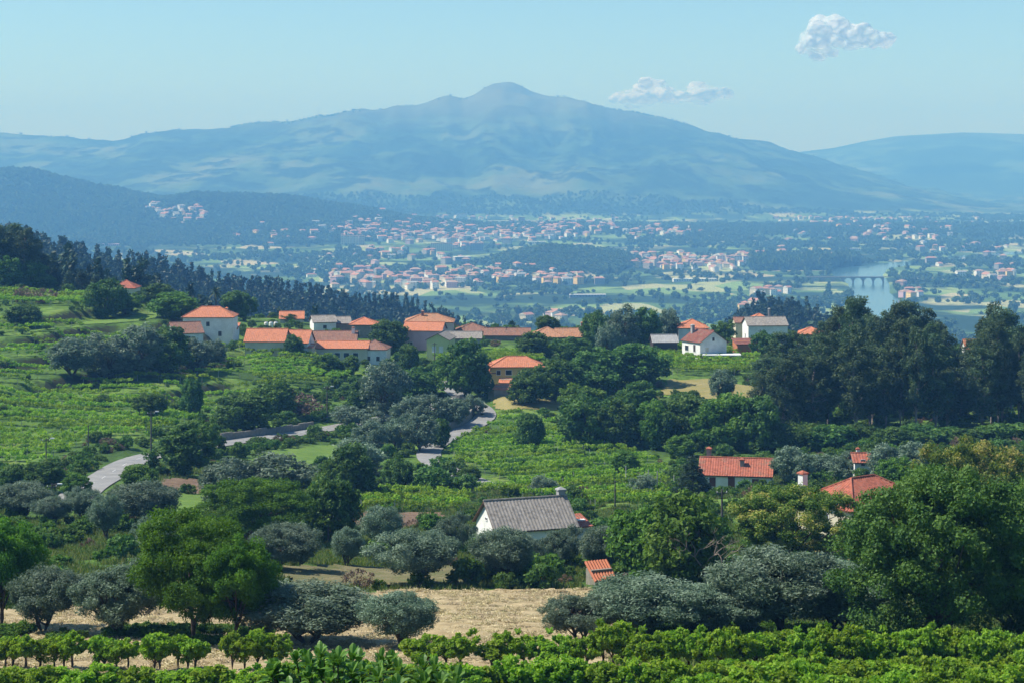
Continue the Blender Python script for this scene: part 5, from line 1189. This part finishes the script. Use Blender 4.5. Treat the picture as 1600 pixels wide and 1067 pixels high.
def block(px,py,wpx,hpx,label,rz=0,wall=None,dep=12,floors=4,roofm=None,cat='apartment block',group=None,dmin=2500):
    x,y,z=at(px,py,dmin=dmin); L=wpx*y/F; h=hpx*y/F; r=bpy.data.objects.new('apartment_block' if cat=='apartment block' else 'long_building',None); C.objects.link(r); r.location=(x,y,z); r.rotation_euler=(0,0,rz); tag(r,label,cat,group)
    mb=MB(); mb.box(-L/2,L/2,-dep/2,dep/2,-3,h); mb.build('wall',wall or WHITE,r); mb=MB(); mb.box(-L/2-.5,L/2+.5,-dep/2-.5,dep/2+.5,h,h+.8); mb.build('roof',roofm or TTAN,r)
    nx=max(2,int(L/5))
    for f in range(floors):
        for k in range(nx):
            u=-L/2+L*(k+.5)/nx; mb=MB(); mb.box(u-1,u+1,-dep/2-.1,-dep/2+.1,h*(f+.35)/floors,h*(f+.8)/floors); mb.build('window',DARKSH,r)
for k in range(4): block(1126+13.5*k,414,12,13,'white apartment block in the row beside the river poplars',.05,group='white apartment blocks beside the poplars',floors=4)
for k in range(4): block(537+9.5*k,383,8.5,14,'cream apartment block in the row at the left of the town',.05,wall=CREAM,group='cream apartment blocks at the left of the town',floors=4)
block(690,393,34,12,'long cream school block in the middle of the town',0,CREAM); block(745,392,20,11,'wide pale block right of the long school block',0,GREY)
block(815,352,10,12,'tall pink block at the right of the town',0,PINK); block(800,354,9,9,'small pink block beside the tall pink one',0,PINK); block(722,345,16,10,'large pale block at the top of the town',0,WHITE); block(640,380,14,9,'white block on the left side of the town centre',0,WHITE); block(860,374,16,9,'white block on the right side of the town',0,WHITE); block(958,352,5,16,'thin pale tower right of the town',0,WHITE,5,3)
block(1085,441,68,4,'long white-roofed hall in the fields by the river',.12,WHITE,14,1,WHITE,'hall'); block(918,465,56,4,'long pale greenhouse shed below the knoll',.05,GREY,12,1,WHITE,'hall'); block(792,377,26,4,'white industrial hall in the town',0,WHITE,14,1,WHITE,'hall'); block(838,382,28,4,'white flat hall right of the industrial hall',0,WHITE,14,1,WHITE,'hall'); block(1332,392,24,3,'white shed on the farmland across the river',0,WHITE,10,1,WHITE,'hall'); block(722,408,26,6,'hall with striped white roof below the town',.3,GREY,22,1,WHITE,'hall')
block(170,384,40,2.,'pinkish low yard wall in the fields at the left',.0,PINK,30,1,PINK,'hall'); block(405,402,22,3,'pale shed in the fields left of the ridge',-.2,WHITE,8,1,TTAN,'hall')
# ------------------------------------------------------------ bridges
def bridge():
    D=3835; x0,x1=(1270-800)/F*D,(1380-800)/F*D; zt=-(432.5-HY)/F*D; zb=-253.5; n=7; r=bpy.data.objects.new('arched_bridge',None); C.objects.link(r); r.location=((x0+x1)/2,D,zb); tag(r,'old stone bridge with seven arches crossing the river','bridge'); L=x1-x0; sp=L/n; H=zt-zb
    mb=MB(); mb.box(-L/2-12,L/2+12,-3,3,H-1.6,H); mb.build('deck',STONEW,r)
    for k in range(n+1):
        mb=MB(); u=-L/2+k*sp; mb.box(u-1.2,u+1.2,-3.2,3.2,-3,H-1.61); mb.build('pier',STONEW,r)
    for k in range(n):
        mb=MB(); a=-L/2+k*sp+1.21; b=a+sp-2.42; R=(b-a)/2; c=(a+b)/2; zc=H-2.6-R
        for s in(-1,1):
            pts=[(c+R*cos(t_),s*2.9,zc+R*sin(t_)) for t_ in np.linspace(pi,0,13)]
            for p,q in zip(pts[:-1],pts[1:]): mb.poly([p,q,(q[0],q[1],H-1.61),(p[0],p[1],H-1.61)][::s])
        for p,q in zip(pts[:-1],pts[1:]): mb.poly([p,q,(q[0],-2.9,q[2]),(p[0],-2.9,p[2])])
        mb.build('arch',STONEW,r)
bridge()
D=4700; x0,x1=(1340-800)/F*D,(1460-800)/F*D; zt=-(405.5-HY)/F*D; r=bpy.data.objects.new('road_bridge',None); C.objects.link(r); r.location=((x0+x1)/2,D,zt); tag(r,'long thin modern bridge upstream of the arched one','bridge'); L=x1-x0
mb=MB(); mb.box(-L/2,L/2,-5,5,-1.8,0); mb.build('deck',PALEP,r)
for k in range(7): mb=MB(); u=-L/2+L*(k+.5)/7; mb.box(u-1,u+1,-4,4,-20,-1.81); mb.build('pier',PALEP,r)
x,y=onpx(498,10750)[:2]; z=tz(x,y); mb=MB(); mb.tube([(0,0,-5),(0,0,62)],[2.2,.8],6); o=mb.build('radio_mast',GREY,None,label='thin radio mast on the left shoulder of the mountain',cat='mast'); o.location=(x,y,z)
# ------------------------------------------------------------ clouds
m,t,o=newmat('cloud_vapour'); df=N(t,'ShaderNodeBsdfDiffuse'); df.inputs[0].default_value=(.93,.93,.94,1); tb=N(t,'ShaderNodeBsdfTransparent'); tl=N(t,'ShaderNodeBsdfTranslucent'); tl.inputs[0].default_value=(.93,.93,.94,1)
ma=N(t,'ShaderNodeMixShader'); ma.inputs[0].default_value=.42; t.links.new(df.outputs[0],ma.inputs[1]); t.links.new(tl.outputs[0],ma.inputs[2]); mx=N(t,'ShaderNodeMixShader')
lw=N(t,'ShaderNodeLayerWeight'); lw.inputs[0].default_value=.5; nz=noise_n(t,pos(t),.010,6,.65)
t.links.new(mth(t,'MULTIPLY',mrange(t,lw.outputs['Facing'],1.,.05,0,.85),mrange(t,nz,.35,.60,.6,1.)),mx.inputs[0]); t.links.new(tb.outputs[0],mx.inputs[1]); t.links.new(ma.outputs[0],mx.inputs[2]); t.links.new(mx.outputs[0],o.inputs[0]); CLM=m
S.cycles.transparent_max_bounces=32
import bmesh
def cloud(px,py,D,lobes,label,seed):
    """one billowing hull that thins towards its rim as the vapour's depth does"""
    rng=np.random.default_rng(seed); V=[];FQ=[];n=0; u=D/F
    bm=bmesh.new(); bmesh.ops.create_icosphere(bm,subdivisions=2,radius=1); sv=np.array([v.co[:] for v in bm.verts]); sf=[tuple(v.index for v in f.verts) for f in bm.faces]; bm.free()
    for (lx,ly,rx,ry,k) in lobes:
        V.append(sv*np.array([rx*.55,rx*.5,ry*.5])*u+np.array([lx,0,-ly])*u); FQ+=[tuple(i+n for i in f) for f in sf]; n+=len(sv)
        for _ in range(k):
            d=rng.normal(size=3); d/=np.linalg.norm(d); c=np.array([(lx+d[0]*rx*.5)*u,d[1]*rx*.45*u,-(ly+d[2]*ry*.45)*u]); r=(rx+ry)*.13*u*(.5+.7*rng.random())
            V.append(sv*r*[1.2,1.1,.85]+c); FQ+=[tuple(i+n for i in f) for f in sf]; n+=len(sv)
    me=bpy.data.meshes.new('cloud'); me.from_pydata([tuple(a) for a in np.concatenate(V)],[],FQ); me.update()
    tmp=bpy.data.objects.new('cloud_hull',me); C.objects.link(tmp); rm=tmp.modifiers.new('r','REMESH'); rm.mode='VOXEL'; rm.voxel_size=2.6*u
    sm=tmp.modifiers.new('s','SMOOTH'); sm.iterations=3; sm.factor=.5
    dg=bpy.context.evaluated_depsgraph_get(); me2=bpy.data.meshes.new_from_object(tmp.evaluated_get(dg)); bpy.data.objects.remove(tmp)
    co=np.empty(len(me2.vertices)*3,np.float32); me2.vertices.foreach_get('co',co); co=co.reshape(-1,3); nr=np.empty(len(me2.vertices)*3,np.float32); me2.vertices.foreach_get('normal',nr); nr=nr.reshape(-1,3)
    dsp=np.array([mnoise.fractal(Vector(c/(18*u)),1.1,2.1,3) for c in co])*3.5*u; co=co+nr*dsp[:,None]; me2.vertices.foreach_set('co',co.astype(np.float32).ravel())
    me2.materials.clear(); me2.materials.append(CLM); me2.polygons.foreach_set('use_smooth',np.ones(len(me2.polygons),bool)); me2.update(); me2.name='cloud'
    link('cloud',me2,None,((px-800)*u,D,-(py-HY)*u),0,label,'cloud')
cloud(1310,55,13500,[(-28,10,66,46,9),(-8,-14,50,38,9),(24,4,62,38,9),(56,10,44,24,7),(-50,20,36,22,5),(78,6,26,22,4)],'small white cumulus cloud high at the upper right',3)
cloud(1045,146,20500,[(-50,8,64,30,8),(-24,-8,46,30,8),(12,6,76,24,8),(56,0,66,26,8),(80,-3,30,14,4)],'flat white cumulus cloud just right of the mountain peak',4)
